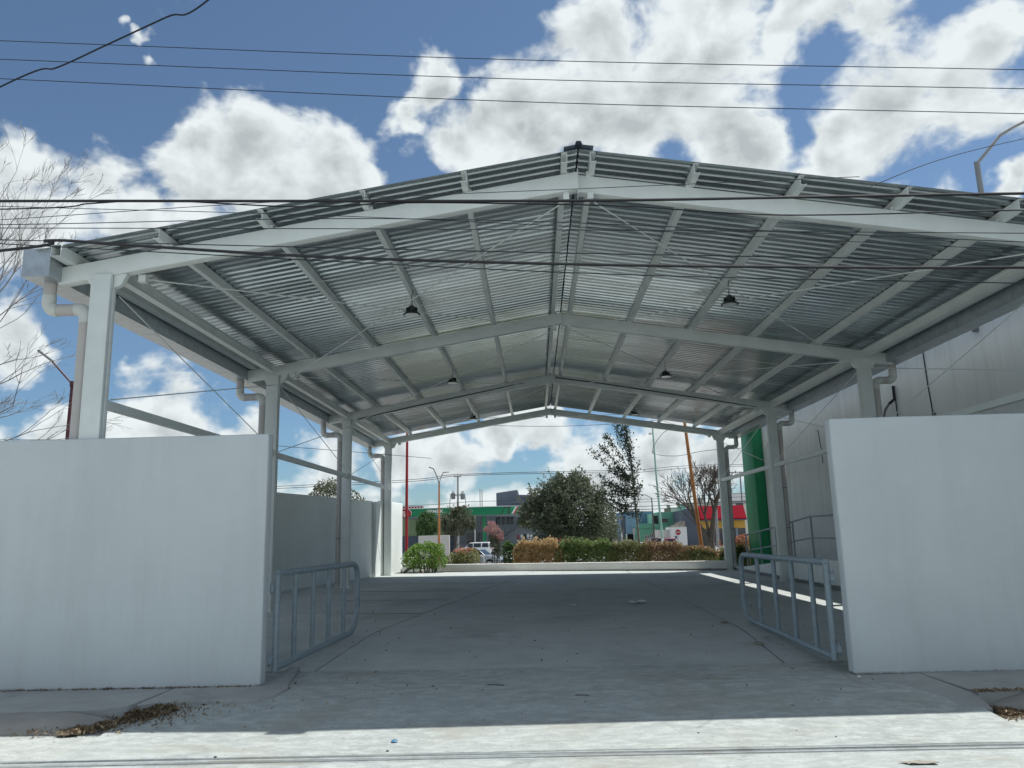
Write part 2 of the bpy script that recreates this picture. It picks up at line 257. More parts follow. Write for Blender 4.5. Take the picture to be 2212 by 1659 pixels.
M['bluep'] = mat('blue_plastic', (0.08, 0.22, 0.36), rough=0.5)
M['straw'] = leafmat('dry_litter', [(0.07, 0.05, 0.03), (0.20, 0.14, 0.085), (0.42, 0.34, 0.22)], transl=0.05)
M['stone'] = mat('dark_pebble', (0.10, 0.095, 0.09), rough=0.9, var=0.3, scale=30)
M['ysign'] = mat('yellow_banner', (0.62, 0.50, 0.13), rough=0.6)
M['lettering_b'] = mat('black_lettering', (0.03, 0.04, 0.03), rough=0.6)
M['lettering_r'] = mat('red_lettering', (0.45, 0.06, 0.03), rough=0.6)

t_ = M['galv'].node_tree; b_ = t_.nodes['Principled BSDF']; oi = N(t_, 'ShaderNodeObjectInfo'); cc = b_.inputs['Base Color'].links[0].from_socket
vs_ = N(t_, 'ShaderNodeVectorMath', operation='SCALE'); L(t_, cc, vs_.inputs[0]); L(t_, mrange(t_, oi.outputs['Random'], 0, 1, 0.78, 1.2, 'LINEAR'), vs_.inputs['Scale']); L(t_, vs_.outputs[0], b_.inputs['Base Color'])
L(t_, mrange(t_, oi.outputs['Random'], 0, 1, 0.27, 0.17, 'LINEAR'), b_.inputs['Roughness'])
# ------------------------------------------------------------------ mesh helpers
def tag(o, label=None, cat=None, group=None, kind=None):
    if label: o['label'] = label
    if cat: o['category'] = cat
    if group: o['group'] = group
    if kind: o['kind'] = kind
    return o
def empty(name, loc, label, cat, group=None):
    o = bpy.data.objects.new(name, None); COL.objects.link(o); o.location = loc; o.empty_display_size = 0.2
    return tag(o, label, cat, group)
class MB:
    def __init__(s): s.v = []; s.f = []
    def add(s, vs, fs):
        k = len(s.v); s.v += [tuple(v) for v in vs]; s.f += [tuple(i + k for i in f) for f in fs]; return s
    def box(s, x0, x1, y0, y1, z0, z1):
        return s.add([(x0,y0,z0),(x1,y0,z0),(x1,y1,z0),(x0,y1,z0),(x0,y0,z1),(x1,y0,z1),(x1,y1,z1),(x0,y1,z1)],
                     [(0,3,2,1),(4,5,6,7),(0,1,5,4),(1,2,6,5),(2,3,7,6),(3,0,4,7)])
    def prism(s, poly, axis, a, b):
        """poly: 2-D points; axis 'y': poly in xz, 'x': poly in yz, 'z': poly in xy"""
        n = len(poly)
        def P(p, q): return (p[0], q, p[1]) if axis == 'y' else ((q, p[0], p[1]) if axis == 'x' else (p[0], p[1], q))
        vs = [P(p, a) for p in poly] + [P(p, b) for p in poly]
        return s.add(vs, [tuple(range(n)), tuple(range(2*n-1, n-1, -1))] + [(i, i+n, (i+1) % n + n, (i+1) % n) for i in range(n)])
    def beam(s, p0, p1, w, h, up=(0, 0, 1)):
        p0, p1 = Vector(p0), Vector(p1); d = (p1-p0).normalized(); u = Vector(up)
        r = d.cross(u).normalized() * (w/2); u = r.cross(d).normalized() * (h/2)
        vs = [p + a*r + b*u for p in (p0, p1) for a, b in ((-1,-1),(1,-1),(1,1),(-1,1))]
        return s.add(vs, [(0,1,2,3),(7,6,5,4),(0,4,5,1),(1,5,6,2),(2,6,7,3),(3,7,4,0)])
    def tube(s, pts, r, n=10, cap=True):
        pts = [Vector(p) for p in pts]; m = len(pts); R = r if isinstance(r, (list, tuple)) else [r]*m
        k = len(s.v); ref = None; vs = []
        for i, p in enumerate(pts):
            d = (pts[min(i+1, m-1)] - pts[max(i-1, 0)])
            d = d.normalized() if d.length > 1e-9 else Vector((0, 0, 1))
            if ref is None: ref = Vector((0, 0, 1)) if abs(d.z) < 0.9 else Vector((1, 0, 0))
            a = (ref - d*ref.dot(d)); a = a.normalized() if a.length > 1e-6 else d.orthogonal().normalized(); ref = a
            b = d.cross(a)
            for j in range(n):
                t = 2*math.pi*j/n; vs.append(p + (a*math.cos(t) + b*math.sin(t))*R[i])
        fs = [(i*n+j, i*n+(j+1) % n, (i+1)*n+(j+1) % n, (i+1)*n+j) for i in range(m-1) for j in range(n)]
        if cap: fs += [tuple(range(n-1, -1, -1)), tuple((m-1)*n+j for j in range(n))]
        return s.add(vs, fs)
    def lathe(s, prof, c, n=20, axis='z'):
        vs = []
        for (r, h) in prof:
            for j in range(n):
                t = 2*math.pi*j/n; a, b = r*math.cos(t), r*math.sin(t)
                vs.append((c[0]+a, c[1]+b, c[2]+h) if axis == 'z' else ((c[0]+a, c[1]+h, c[2]+b) if axis == 'y' else (c[0]+h, c[1]+a, c[2]+b)))
        m = len(prof)
        return s.add(vs, [(i*n+j, i*n+(j+1) % n, (i+1)*n+(j+1) % n, (i+1)*n+j) for i in range(m-1) for j in range(n)] + [tuple(range(n-1,-1,-1)), tuple((m-1)*n+j for j in range(n))])
    def mesh(s, name, m, bevel=0.0, smooth=False, seg=2, normals=True):
        me = bpy.data.meshes.new(name); me.from_pydata(s.v, [], s.f)
        if bevel > 0 or normals:
            bm = bmesh.new(); bm.from_mesh(me)
            if normals: bmesh.ops.recalc_face_normals(bm, faces=bm.faces)
            if bevel > 0: bmesh.ops.bevel(bm, geom=list(bm.edges), offset=bevel, segments=seg, affect='EDGES', profile=0.5)
            bm.to_mesh(me); bm.free()
        if m: me.materials.append(m)
        if smooth or bevel > 0:
            me.polygons.foreach_set('use_smooth', [True]*len(me.polygons)); me.set_sharp_from_angle(angle=math.radians(40))
        me.update(); return me
    def build(s, name, m, parent=None, **kw):
        return link(name, s.mesh(name, m, **kw), parent)
def link(name, me, parent=None, loc=None):
    o = bpy.data.objects.new(name, me); COL.objects.link(o)
    if parent is not None:
        o.parent = parent
        if loc is None and parent.type == 'EMPTY' and not parent.get('local'):
            o.matrix_parent_inverse = Matrix.Translation(-Vector(parent.location))   # shapes are given in world metres
    if loc is not None: o.location = loc
    if name in ('twigs', 'red_tips', 'stems', 'red_blossom', 'blossom') and parent is not None: o['kind'] = 'stuff'
    return o
def arc(c, r, a0, a1, n, plane='xz', y=0.0):
    out = []
    for i in range(n+1):
        t = math.radians(a0 + (a1-a0)*i/n); u, v = c[0]+r*math.cos(t), c[1]+r*math.sin(t)
        out.append((u, y, v) if plane == 'xz' else ((y, u, v) if plane == 'yz' else (u, v, y)))
    return out
def copy_tree(o, delta):
    r = o.copy(); COL.objects.link(r); r.location = Vector(o.location) + Vector(delta)
    for ch in list(o.children):
        c = ch.copy(); COL.objects.link(c); c.parent = r
        for g in list(ch.children):
            d = g.copy(); COL.objects.link(d); d.parent = c
    return r
def wobble_box(x0, x1, y0, y1, z0, z1, dx=0.5, amp=0.006, bev=0.02):
    """a plastered wall: box with rounded arrises whose faces are slightly uneven"""
    bm = bmesh.new(); b = MB().box(x0, x1, y0, y1, z0, z1)
    vs = [bm.verts.new(v) for v in b.v]; [bm.faces.new([vs[i] for i in f]) for f in b.f]
    for ax, ln in ((0, x1-x0), (1, y1-y0), (2, z1-z0)):
        es = [e for e in bm.edges if abs((e.verts[0].co-e.verts[1].co)[ax]) > ln*0.9]
        k = int(ln/dx)
        if k > 0 and ln > 2*dx: 
            for i in range(1, k):
                co = [x0, y0, z0]; co[ax] += ln*i/k; no = [0, 0, 0]; no[ax] = 1
                bmesh.ops.bisect_plane(bm, geom=list(bm.verts)+list(bm.edges)+list(bm.faces), plane_co=co, plane_no=no)
    sharp = [e for e in bm.edges if len(e.link_faces) == 2 and e.calc_face_angle() > 1.0]
    bmesh.ops.bevel(bm, geom=sharp, offset=bev, segments=3, affect='EDGES', profile=0.5)
    for v in bm.verts:
        n = noise.noise_vector(v.co*1.3)*amp + noise.noise_vector(v.co*7.0)*amp*0.4
        if v.co.z < z0 + 0.05: n.z = 0
        v.co += n
    me = bpy.data.meshes.new('wall'); bm.to_mesh(me); bm.free()
    me.polygons.foreach_set('use_smooth', [True]*len(me.polygons)); me.set_sharp_from_angle(angle=math.radians(50))
    return me

# ------------------------------------------------------------------ ground levels
def gz(x, y):
    if y <= 7.75: return -0.335
    if y <= 8.7: return -0.335 + (y-7.75)/0.95*0.12
    if y <= 9.6: return -0.215 + (y-8.7)/0.9*0.012
    base = -0.0077*x*min(1, max(0, (y-9.6)/4))
    if y <= 13.0:
        t = (y-9.6)/3.4; t = t*t*(3-2*t); return -0.203*(1-t) + base
    return base
def slab_mesh(quad, thick=0.14, step=0.45, jitter=0.0):
    """quad: four xy corners (near-left, near-right, far-right, far-left); top follows the ground level"""
    a, b, c, d = [Vector((*q, 0)) for q in quad]
    nu = max(1, int(max((b-a).length, (c-d).length)/1.5)); nv = max(1, int(max((d-a).length, (c-b).length)/step)); nv = min(nv, 60)
    top = []
    for j in range(nv+1):
        for i in range(nu+1):
            u, v = i/nu, j/nv; p = (a*(1-u)+b*u)*(1-v) + (d*(1-u)+c*u)*v
            top.append((p.x, p.y, gz(p.x, p.y)+jitter))
    n = len(top); bot = [(x, y, z-thick) for x, y, z in top]; w = nu+1
    fs = []
    for j in range(nv):
        for i in range(nu):
            k = j*w+i; fs.append((k, k+1, k+w+1, k+w)); fs.append((n+k, n+k+w, n+k+w+1, n+k+1))
    for i in range(nu): fs.append((i, n+i, n+i+1, i+1)); k = nv*w+i; fs.append((k, k+1, n+k+1, n+k))
    for j in range(nv): k = j*w; fs.append((k, k+w, n+k+w, n+k)); k = j*w+nu; fs.append((k, n+k, n+k+w, k+w))
    m = MB(); m.v = top+bot; m.f = fs; return m

# base land: one sheet to the horizon, a bed under the raised lot, the street in front
land = MB().add([(-2500,-400,-1.42),(2500,-400,-1.42),(2500,4000,-1.42),(-2500,4000,-1.42)], [(0,1,2,3)]).build('ground', M['land'], normals=False); tag(land, kind='structure')
bed = MB().box(-60, 60, -60, 37.2, -1.41, -0.50); bed = bed.build('lot_ground', M['land']); tag(bed, kind='structure')
floor = MB().box(-9.5, 9.5, 4.45, 31.5, -0.49, -0.46).build('parking_floor', M['joint']); tag(floor, kind='structure')
J = 0.014
def line(p, q, y): t = (y-p[1])/(q[1]-p[1]); return p[0]+(q[0]-p[0])*t
jl = lambda y: line((-2.76, 11.23), (-0.73, 26.9), y); jr = lambda y: line((3.21, 20.7), (3.34, 29.6), y)
def floor_slab(x0, x1, y0, y1, m='slab', nm='slab'):
    q = [((x0(y0) if callable(x0) else x0)+J, y0+J), ((x1(y0) if callable(x1) else x1)-J, y0+J), ((x1(y1) if callable(x1) else x1)-J, y1-J), ((x0(y1) if callable(x0) else x0)+J, y1-J)]
    return slab_mesh(q, 0.26, jitter=random.uniform(-0.0015, 0.0015)).build(nm, M[m], floor)
floor_slab(-4.25, 4.32, 4.4, 10.315, 'apron')
ys = [10.345, 15.45, 21.5, 27.2, 31.35]
for k in range(4):
    y0, y1 = ys[k], ys[k+1]
    floor_slab(-9.3, jl, y0, y1)
for y0, y1 in ((10.345, 20.9), (20.9, 31.3)):
    floor_slab(jl, jr, y0, y1); floor_slab(jr, 9.3, y0, y1)
for (a, b, y) in ((-3.9, -2.2, 15.5), (-4.7, -2.0, 18.55), (-5.4, -1.73, 21.4), (-5.0, -1.5, 24.5)):
    m = MB(); n = 8
    for i in range(n):
        xa, xb = a+(b-a)*i/n, a+(b-a)*(i+1)/n; ya, yb = y+0.05-0.06*(xa-a), y+0.05-0.06*(xb-a)
        m.add([(xa, ya-.045, gz(xa, ya)+.0055), (xb, yb-.045, gz(xb, yb)+.0055), (xb, yb+.045, gz(xb, yb)+.0055), (xa, ya+.045, gz(xa, ya)+.0055)], [(0,1,2,3)])
    m.build('parking_line', M['paint_y'], floor, normals=False)
# street
st = MB(); 
xs = [-60, -12, -4, 4, 12, 60]; 
street = MB().box(-60, 60, -60, 7.755, -0.55, -0.50).build('street', M['joint']); tag(street, kind='structure')
for i in range(5):
    for j, (ya, yb) in enumerate(((-60, 0.5), (0.5, 4.4))):
        bx = MB().box(xs[i]+0.006, xs[i+1]-0.006, ya+0.006, yb-(0.006 if yb < 7 else 0.0), -0.498, -0.337); bx.build('street_slab', M['street'], street, bevel=0.004, seg=1)
for a_, b_, c_ in ((-60, -12.006, 8.35), (-11.994, -4.238, 8.35), (4.308, 11.994, 8.45), (12.006, 60, 8.45)): MB().box(a_, b_, 4.406, c_, -0.498, -0.3372).build('street_slab', M['street'], street)
# sidewalk left of the drive, flared along the drive, with its own kerb
def poly_slab(pts, z0, z1f, m, nm, parent=None, bevel=0.008):
    n = len(pts); v = [(x, y, z0) for x, y in pts] + [(x, y, z1f(x, y)) for x, y in pts]
    b = MB().add(v, [tuple(range(n-1, -1, -1)), tuple(range(n, 2*n))] + [(i, (i+1) % n, (i+1) % n+n, i+n) for i in range(n)])
    return b.build(nm, m, parent, bevel=bevel, seg=1)
sw = poly_slab([(-30, 8.30), (-5.5, 8.30), (-4.75, 8.34), (-4.33, 8.50), (-4.28, 9.62), (-30, 9.62)], -0.48, lambda x, y: -0.188, M['walk'], 'sidewalk'); tag(sw, kind='structure')
flare = poly_slab([(-4.262, 8.545), (-3.92, 8.67), (-3.4, 8.70), (-3.05, 8.76), (-2.93, 8.93), (-2.90, 9.3), (-2.98, 9.62), (-3.06, 10.30), (-3.2, 10.32), (-3.24, 9.62), (-4.262, 9.62)], -0.45, lambda x, y: -0.186 + 0.10*max(0, (y-9.6)), M['walk'], 'sidewalk_flare', bevel=0.006); tag(flare, kind='structure')
def kerb(x0, x1, yb, yf, z0, z1, nm, seed=0, broken_end=None):
    """rounded kerb whose face is weathered; the end by the drive is broken off and slopes down"""
    m = MB(); n = int(abs(x1-x0)/0.12)+1; prof = [(yb, z0), (yf-0.03, z0), (yf-0.02, z0+(z1-z0)*0.35), (yf+0.02, z0+(z1-z0)*0.75), (yf+0.09, z1-0.008), (yb-0.02, z1), (yb, z1)]
    k = len(prof)
    for i in range(n+1):
        x = x0+(x1-x0)*i/n; t = 1.0
        if broken_end is not None: t = min(1, abs(x-broken_end)/0.55)*0.85+0.15
        for (y, z) in prof:
            nn = noise.noise(Vector((x*3.1, y*9+seed, z*11)))*0.022
            m.v.append((x, y+(nn if y < yb-0.01 else 0)+(1-t)*0.12*(1 if y < yb-0.01 else 0), z0+(z-z0)*t+(nn*0.3 if z > z0+0.01 else 0)))
    for i in range(n):
        for j in range(k): a = i*k+j; b = i*k+(j+1) % k; m.f.append((a, b, b+k, a+k))
    m.f += [tuple(range(k)), tuple(n*k+j for j in range(k-1, -1, -1))]
    o = m.build(nm, M['kerb'], smooth=True); tag(o, kind='structure'); return o
kerb(-30, -4.2, 8.285, 7.98, -0.36, -0.19, 'kerb', 3, -4.2)
sw2 = poly_slab([(4.40, 8.42), (30, 8.42), (30, 9.66), (4.34, 9.66)], -0.48, lambda x, y: -0.185, M['walk'], 'sidewalk'); tag(sw2, kind='structure')
fl2 = poly_slab([(3.45, 9.0), (4.12, 8.20), (4.38, 8.14), (4.395, 8.45), (4.335, 8.5), (4.333, 9.66), (3.5, 9.66)], -0.45, lambda x, y: -0.19 - 0.012*(4.3-x) - max(0, 8.5-y)*0.28, M['walk'], 'sidewalk_flare', bevel=0.006); tag(fl2, kind='structure')
kerb(4.36, 30, 8.405, 8.10, -0.36, -0.185, 'kerb', 8, 4.36)

# ------------------------------------------------------------------ front and side walls
def wall_obj(name, me, m, label, cat='wall', group=None):
    me.materials.append(m); o = link(name, me); tag(o, label, cat, group); return o
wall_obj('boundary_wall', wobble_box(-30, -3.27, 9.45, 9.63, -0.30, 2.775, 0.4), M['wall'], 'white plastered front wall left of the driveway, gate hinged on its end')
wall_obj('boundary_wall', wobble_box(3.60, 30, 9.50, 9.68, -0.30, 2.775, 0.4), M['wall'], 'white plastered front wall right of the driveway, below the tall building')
def slant_wall(p0, p1, th, z0, z1, **kw):
    l = (Vector(p1)-Vector(p0)).length; me = wobble_box(0, l, 0, th, z0, z1, 0.5, **kw)
    a = math.atan2(p1[1]-p0[1], p1[0]-p0[0]); me.transform(Matrix.Translation((p0[0], p0[1], 0)) @ Matrix.Rotation(a, 4, 'Z')); return me
wall_obj('boundary_wall', slant_wall((-7.75, 18.0), (-6.00, 28.75), 0.16, -0.45, 2.76), M['wall_in'], 'long white side wall inside the lot, left behind the canopy columns')
wall_obj('boundary_wall', slant_wall((-5.87, 28.72), (-5.78, 29.28), 0.3, -0.45, 2.74, bev=0.05), M['wall_in'], 'short rounded white pier ending the long side wall')
wall_obj('boundary_wall', slant_wall((-5.76, 29.4), (-5.55, 32.6), 0.2, -0.45, 2.80), M['wall_in'], 'sunlit white wall end beside the leftmost rear column')
wall_obj('retaining_wall', slant_wall((7.0, 29.76), (-4.6, 32.5), 0.18, -0.45, 0.30), M['curbwall'], 'low cream kerb wall across the back of the lot', 'low wall')
wall_obj('retaining_wall', slant_wall((-4.7, 32.45), (-5.45, 32.6), 0.25, -0.45, 0.34), M['wall_in'], 'short low white stub behind the bright green bush', 'low wall')
# ramp wall on the right
rw = MB(); pts = [(30.3, 0.03), (29.1, 0.08), (26.2, 0.29), (23.1, 0.55), (21.4, 0.64), (10.0, 0.66)]
rw.prism([(y, z) for y, z in pts] + [(10.0, -0.45), (30.3, -0.45)], 'x', 7.27, 7.42)
o = rw.build('ramp_wall', M['wall_in'], bevel=0.012); tag(o, 'low white ramp wall rising toward the viewer right of the canopy columns', 'low wall')
rf = MB().prism([(30.2, 0.0), (23.1, 0.45), (21.4, 0.55), (10.0, 0.57), (10.0, -0.45), (30.2, -0.45)], 'x', 7.43, 8.48).build('ramp', M['walk']); tag(rf, kind='structure')

# ------------------------------------------------------------------ the canopy
XL, XR, XC = -5.45, 6.95, 0.68
ZR, ZE, SL = 6.16, 5.06, 0.16
CW, CD, RD, RW = 0.26, 0.16, 0.245, 0.15
YF = [9.68, 16.37, 23.05, 29.63]
YB0, YB1 = 9.25, 29.82
sk = lambda x: 0.0136*x
can = empty('steel_canopy', (0.68, 9.68, 0), 'large white steel canopy with a corrugated galvanised gable roof over the parking lot', 'canopy')
zt = lambda x: ZR - SL*abs(x-XC)            # top of rafters
for y in YF:
    # rafters
    for s in (-1, 1):
        xe = XL-0.72 if s < 0 else XR+0.72
        x_in = XC+s*0.006; yy0 = y+sk((xe+XC)/2)
        poly = [(x_in, zt(x_in)), (xe, zt(xe)), (xe, zt(xe)-RD+0.01), (x_in, zt(x_in)-RD)]
        m = MB().prism(poly, 'y', yy0-RW/2, yy0+RW/2)
        m.build('rafter', M['steel'], can, bevel=0.008)
        hn = MB()                                   # haunch and knee plates
        xc = XL if s < 0 else XR; zc = zt(xc)-RD
        hn.prism([(xc-s*0.0, zc+0.02), (xc-s*0.17, zc+0.03+0.0), (xc-s*0.10, zc-0.12), (xc-s*0.0, zc-0.16)], 'y', yy0-0.045, yy0+0.045)
        hn.build('knee_plate', M['steel'], can, bevel=0.003, seg=1); hn = MB()
        xo = xc+s*CW
        hn.prism([(xo, zt(xo)-RD+0.02), (xo+s*0.10, zt(xo)-RD+0.01), (xo+s*0.03, zt(xo)-RD-0.10), (xo, zt(xo)-RD-0.12)], 'y', yy0-0.045, yy0+0.045)
        hn.build('knee_plate', M['steel'], can, bevel=0.003, seg=1)
    rp = MB().box(XC-0.006, XC+0.006, y-0.10, y+0.10, ZR-RD-0.06, ZR+0.05); rp.build('ridge_plate', M['steel'], can)
    for dx in (-0.16, 0.16): MB().box(XC+dx-0.04, XC+dx+0.04, y-0.06, y+0.06, ZR-RD-0.115, ZR-RD-0.02).build('rod_bracket', M['steel'], can, bevel=0.004, seg=1)
    # columns: two channels welded into a box, a shallow seam on each side
    for s in (-1, 1):
        x0, x1 = (XL-CW, XL) if s < 0 else (XR, XR+CW); yc = y+sk(x0)
        zb = gz(x0, y)-0.1 if y > 12 else -0.3
        m = MB(); ztop = zt(x0+CW/2)-RD+0.03
        m.box(x0, x1, yc-CD/2, yc-0.012, zb, ztop); m.box(x0+0.012, x1-0.012, yc-0.0119, yc+0.0119, zb, ztop-0.002); m.box(x0, x1, yc+0.012, yc+CD/2, zb, ztop)
        m.build('column', M['steel'], can, bevel=0.006)
        MB().box(x0-0.04, x1+0.04, yc-CD/2-0.04, yc+CD/2+0.04, zb, gz(x0, y)+0.012).build('base_plate', M['steel'], can)
# purlins: C channels
def cchan(x, zb, h, fl, t, side, y0, y1):
    m = MB()
    m.box(x-t/2, x+t/2, y0, y1, zb+0.0, zb+h)
    a, b = (x+t/2, x+side*fl) if side > 0 else (x+side*fl, x-t/2)
    m.box(a, b, y0, y1, zb, zb+t); m.box(a, b, y0, y1, zb+h-t, zb+h)
    lx = x+side*fl
    m.box(min(lx, lx-side*t), max(lx, lx-side*t), y0, y1, zb+t, zb+0.018)
    return m
PX = [0.53, -0.77, -2.08, -3.40, -4.72, 0.83, 2.14, 3.46, 4.78, 6.12]
for x in PX:
    s = -1 if x < XC else 1
    cchan(x, zt(x)+0.004, 0.142, 0.072, 0.007, s, YB0+0.02, YB1-0.03).build('purlin', M['steel'], can)
    for y in YF: MB().box(x-0.035, x+0.035, y+sk(x)-0.05, y+sk(x)+0.05, zt(x)-0.002, zt(x)+0.06).build('purlin_cleat', M['steel'], can)
for s, x in ((-1, -6.02), (1, 7.40)):      # hollow eave tube
    z0 = zt(x)+0.01; m = MB(); w, h, t = 0.13, 0.155, 0.006; y0, y1 = YB0-0.02, YB1
    m.box(x-w/2, x-w/2+t, y0, y1, z0, z0+h); m.box(x+w/2-t, x+w/2, y0, y1, z0, z0+h); m.box(x-w/2+t, x+w/2-t, y0, y1, z0, z0+t); m.box(x-w/2+t, x+w/2-t, y0, y1, z0+h-t, z0+h)
    m.build('eave_tube', M['steel'], can)
    MB().box(x-w/2+t, x+w/2-t, y0+0.3, y0+0.31, z0+t, z0+h-t).build('tube_shade_plate', M['dark'], can)  # dark plate added for the shade inside the hollow tube
    # strut along the column heads, one length per bay
    for k in range(3):
        xs_ = XL-0.12 if s < 0 else XR+0.12
        m = MB(); za = zt(xs_)-0.17; ya, yb = YF[k]+0.09+sk(xs_), YF[k+1]-0.09+sk(xs_)
        m.box(xs_-0.006, xs_+0.006, ya, yb, za, za+0.17); m.box(xs_-0.06, xs_-0.006, ya, yb, za, za+0.007); m.box(xs_+0.006, xs_+0.06, ya, yb, za, za+0.007)
        m.box(xs_-0.06, xs_-0.006, ya, yb, za+0.163, za+0.17); m.box(xs_+0.006, xs_+0.06, ya, yb, za+0.163, za+0.17)
        m.build('eave_strut', M['steel'], can)
        # side girt
        xg = XL-0.10 if s < 0 else XR+0.10
        MB().box(xg-0.055, xg+0.055, YF[k]+CD/2+0.002+sk(xg), YF[k+1]-CD/2-0.002+sk(xg), 3.20, 3.31).build('girt', M['steel'], can, bevel=0.006, seg=1)
        # side bracing rods
        xb = xg+(0.075 if s < 0 else -0.075)
        MB().tube([(xb, YF[k]+0.12, 4.72), (xb, YF[k+1]-0.12, 3.30)], 0.0085, 6).build('bracing_rod', M['steel'], can, smooth=True)
        MB().tube([(xb-0.02, YF[k]+0.12, 3.32), (xb-0.02, YF[k+1]-0.12, 4.74)], 0.0085, 6).build('bracing_rod', M['steel'], can, smooth=True)
for k in range(3):    # roof bracing rods, below the purlins, corner bracket to ridge
    for s in (-1, 1):
        xc = XL+0.30 if s < 0 else XR-0.30; xr = XC+s*0.22; zc, zr_ = zt(xc)-RD-0.04, ZR-RD-0.09
        for (ya, yb) in ((YF[k]+0.10, YF[k+1]-0.10), (YF[k+1]-0.10, YF[k]+0.10)):
            dz = 0.0 if ya < yb else -0.018
            p0, p1 = Vector((xc, ya, zc+dz)), Vector((xr, yb, zr_+dz)); mid = p0.lerp(p1, 0.28)
            m = MB().tube([p0, p1], 0.0095, 6); m.tube([mid-(p1-p0).normalized()*0.09, mid+(p1-p0).normalized()*0.09], 0.016, 6)
            m.build('bracing_rod', M['steel'], can, smooth=True)
            MB().box(xc-0.05, xc+0.05, ya-0.045, ya+0.045, zc-0.05, zt(xc)-RD+0.012).build('rod_bracket', M['steel'], can, bevel=0.004, seg=1)
        for f in (0.33, 0.66):     # sag rods between purlins
            y = YF[k]+(YF[k+1]-YF[k])*f; xe = -5.55 if s < 0 else 7.05
            MB().tube([(XC+s*0.17, y, zt(XC+s*0.17)+0.035), (xe, y, zt(xe)+0.035)], 0.005, 5).build('sag_rod', M['steel'], can, smooth=True)
# roof sheets: trapezoidal ribs, one object per sheet
NS = 23; SWD = (YB1-YB0)/NS; pitch = SWD/5
def sheet_mesh(s):
    xe = -6.30 if s < 0 else 7.68; x0 = XC+s*0.012; prof = []
    for i in range(5):
        y = i*pitch
        for (dy, z) in ((0, 0.0), (0.070, 0.0), (0.086, 0.042), (0.136, 0.042), (0.152, 0.0)): prof.append((y+dy*pitch/0.181, z))
    prof.append((SWD+0.02, 0.0))
    secs = [x0 + (xe-x0)*t for t in (0, 0.2, 0.4, 0.6, 0.8, 1.0)]; m = MB(); n = len(prof)
    for x in secs:
        for (y, z) in prof: m.v.append((x, y, zt(x)+0.152+z))
    k = len(m.v)
    for x in secs:
        for (y, z) in prof: m.v.append((x, y, zt(x)+0.1545+z))
    for i in range(len(secs)-1):
        for j in range(n-1):
            a = i*n+j; m.f.append((a, a+1, a+n+1, a+n)); m.f.append((k+a, k+a+n, k+a+n+1, k+a+1))
    for j in range(n-1):
        m.f.append((j, k+j, k+j+1, j+1)); a = (len(secs)-1)*n+j; m.f.append((a, a+1, k+a+1, k+a))
    for i in range(len(secs)-1):
        a = i*n; m.f.append((a, a+n, k+a+n, k+a)); a = i*n+n-1; m.f.append((a, k+a, k+a+n, a+n))
    return m.mesh('roof_sheet', M['galv'])
can_w = Vector(can.location)
for s in (-1, 1):
    me = sheet_mesh(s)
    for i in range(NS):
        o = link('roof_sheet', me, can); o.matrix_parent_inverse = Matrix.Identity(4)
        o.location = Vector((random.uniform(-.004, .004), YB0+i*SWD, (i % 2)*0.0012)) - can_w
        o.rotation_euler = (random.uniform(-.0006, .0006), 0, 0)
rc = MB(); z0 = ZR+0.152+0.038      # ridge cap
prof = [(-0.19, -0.19*SL-0.0), (-0.05, 0.0), (-0.028, 0.05), (0.028, 0.05), (0.05, 0.0), (0.19, -0.19*SL)]
prof = [(a, (z0-abs(a)*SL if abs(a) > 0.04 else z0+0.045)) for a, _ in prof]
poly = [(XC+a, z) for a, z in prof] + [(XC+a, z-0.003) for a, z in reversed(prof)]
rc.prism(poly, 'y', YB0-0.06, YB1+0.02); rc.build('ridge_cap', M['bgrey'], can)
# gutters
for s in (-1, 1):
    xi, xo = (-6.13, -6.49) if s < 0 else (7.52, 7.88); zb, zh = 4.86, 5.235; y0, y1 = 9.30, 30.15; t = 0.004
    a, b = min(xi, xo), max(xi, xo); m = MB()
    m.box(a, b, y0, y1, zb, zb+t); m.box(a, a+t, y0, y1, zb+t, zh); m.box(b-t, b, y0, y1, zb+t, zh-0.02 if s < 0 else zh); m.box(a+t, b-t, y0, y0+t, zb+t, zh); m.box(a+t, b-t, y1-t, y1, zb+t, zh)
    g = m.build('gutter', M['galv2'], can)
    for yj in (12.3, 15.4, 18.4, 21.5, 24.5, 27.6):
        MB().box(a-0.003, b+0.003, yj, yj+0.03, zb-0.003, zb+0.003).build('seam', M['galv2'], g)
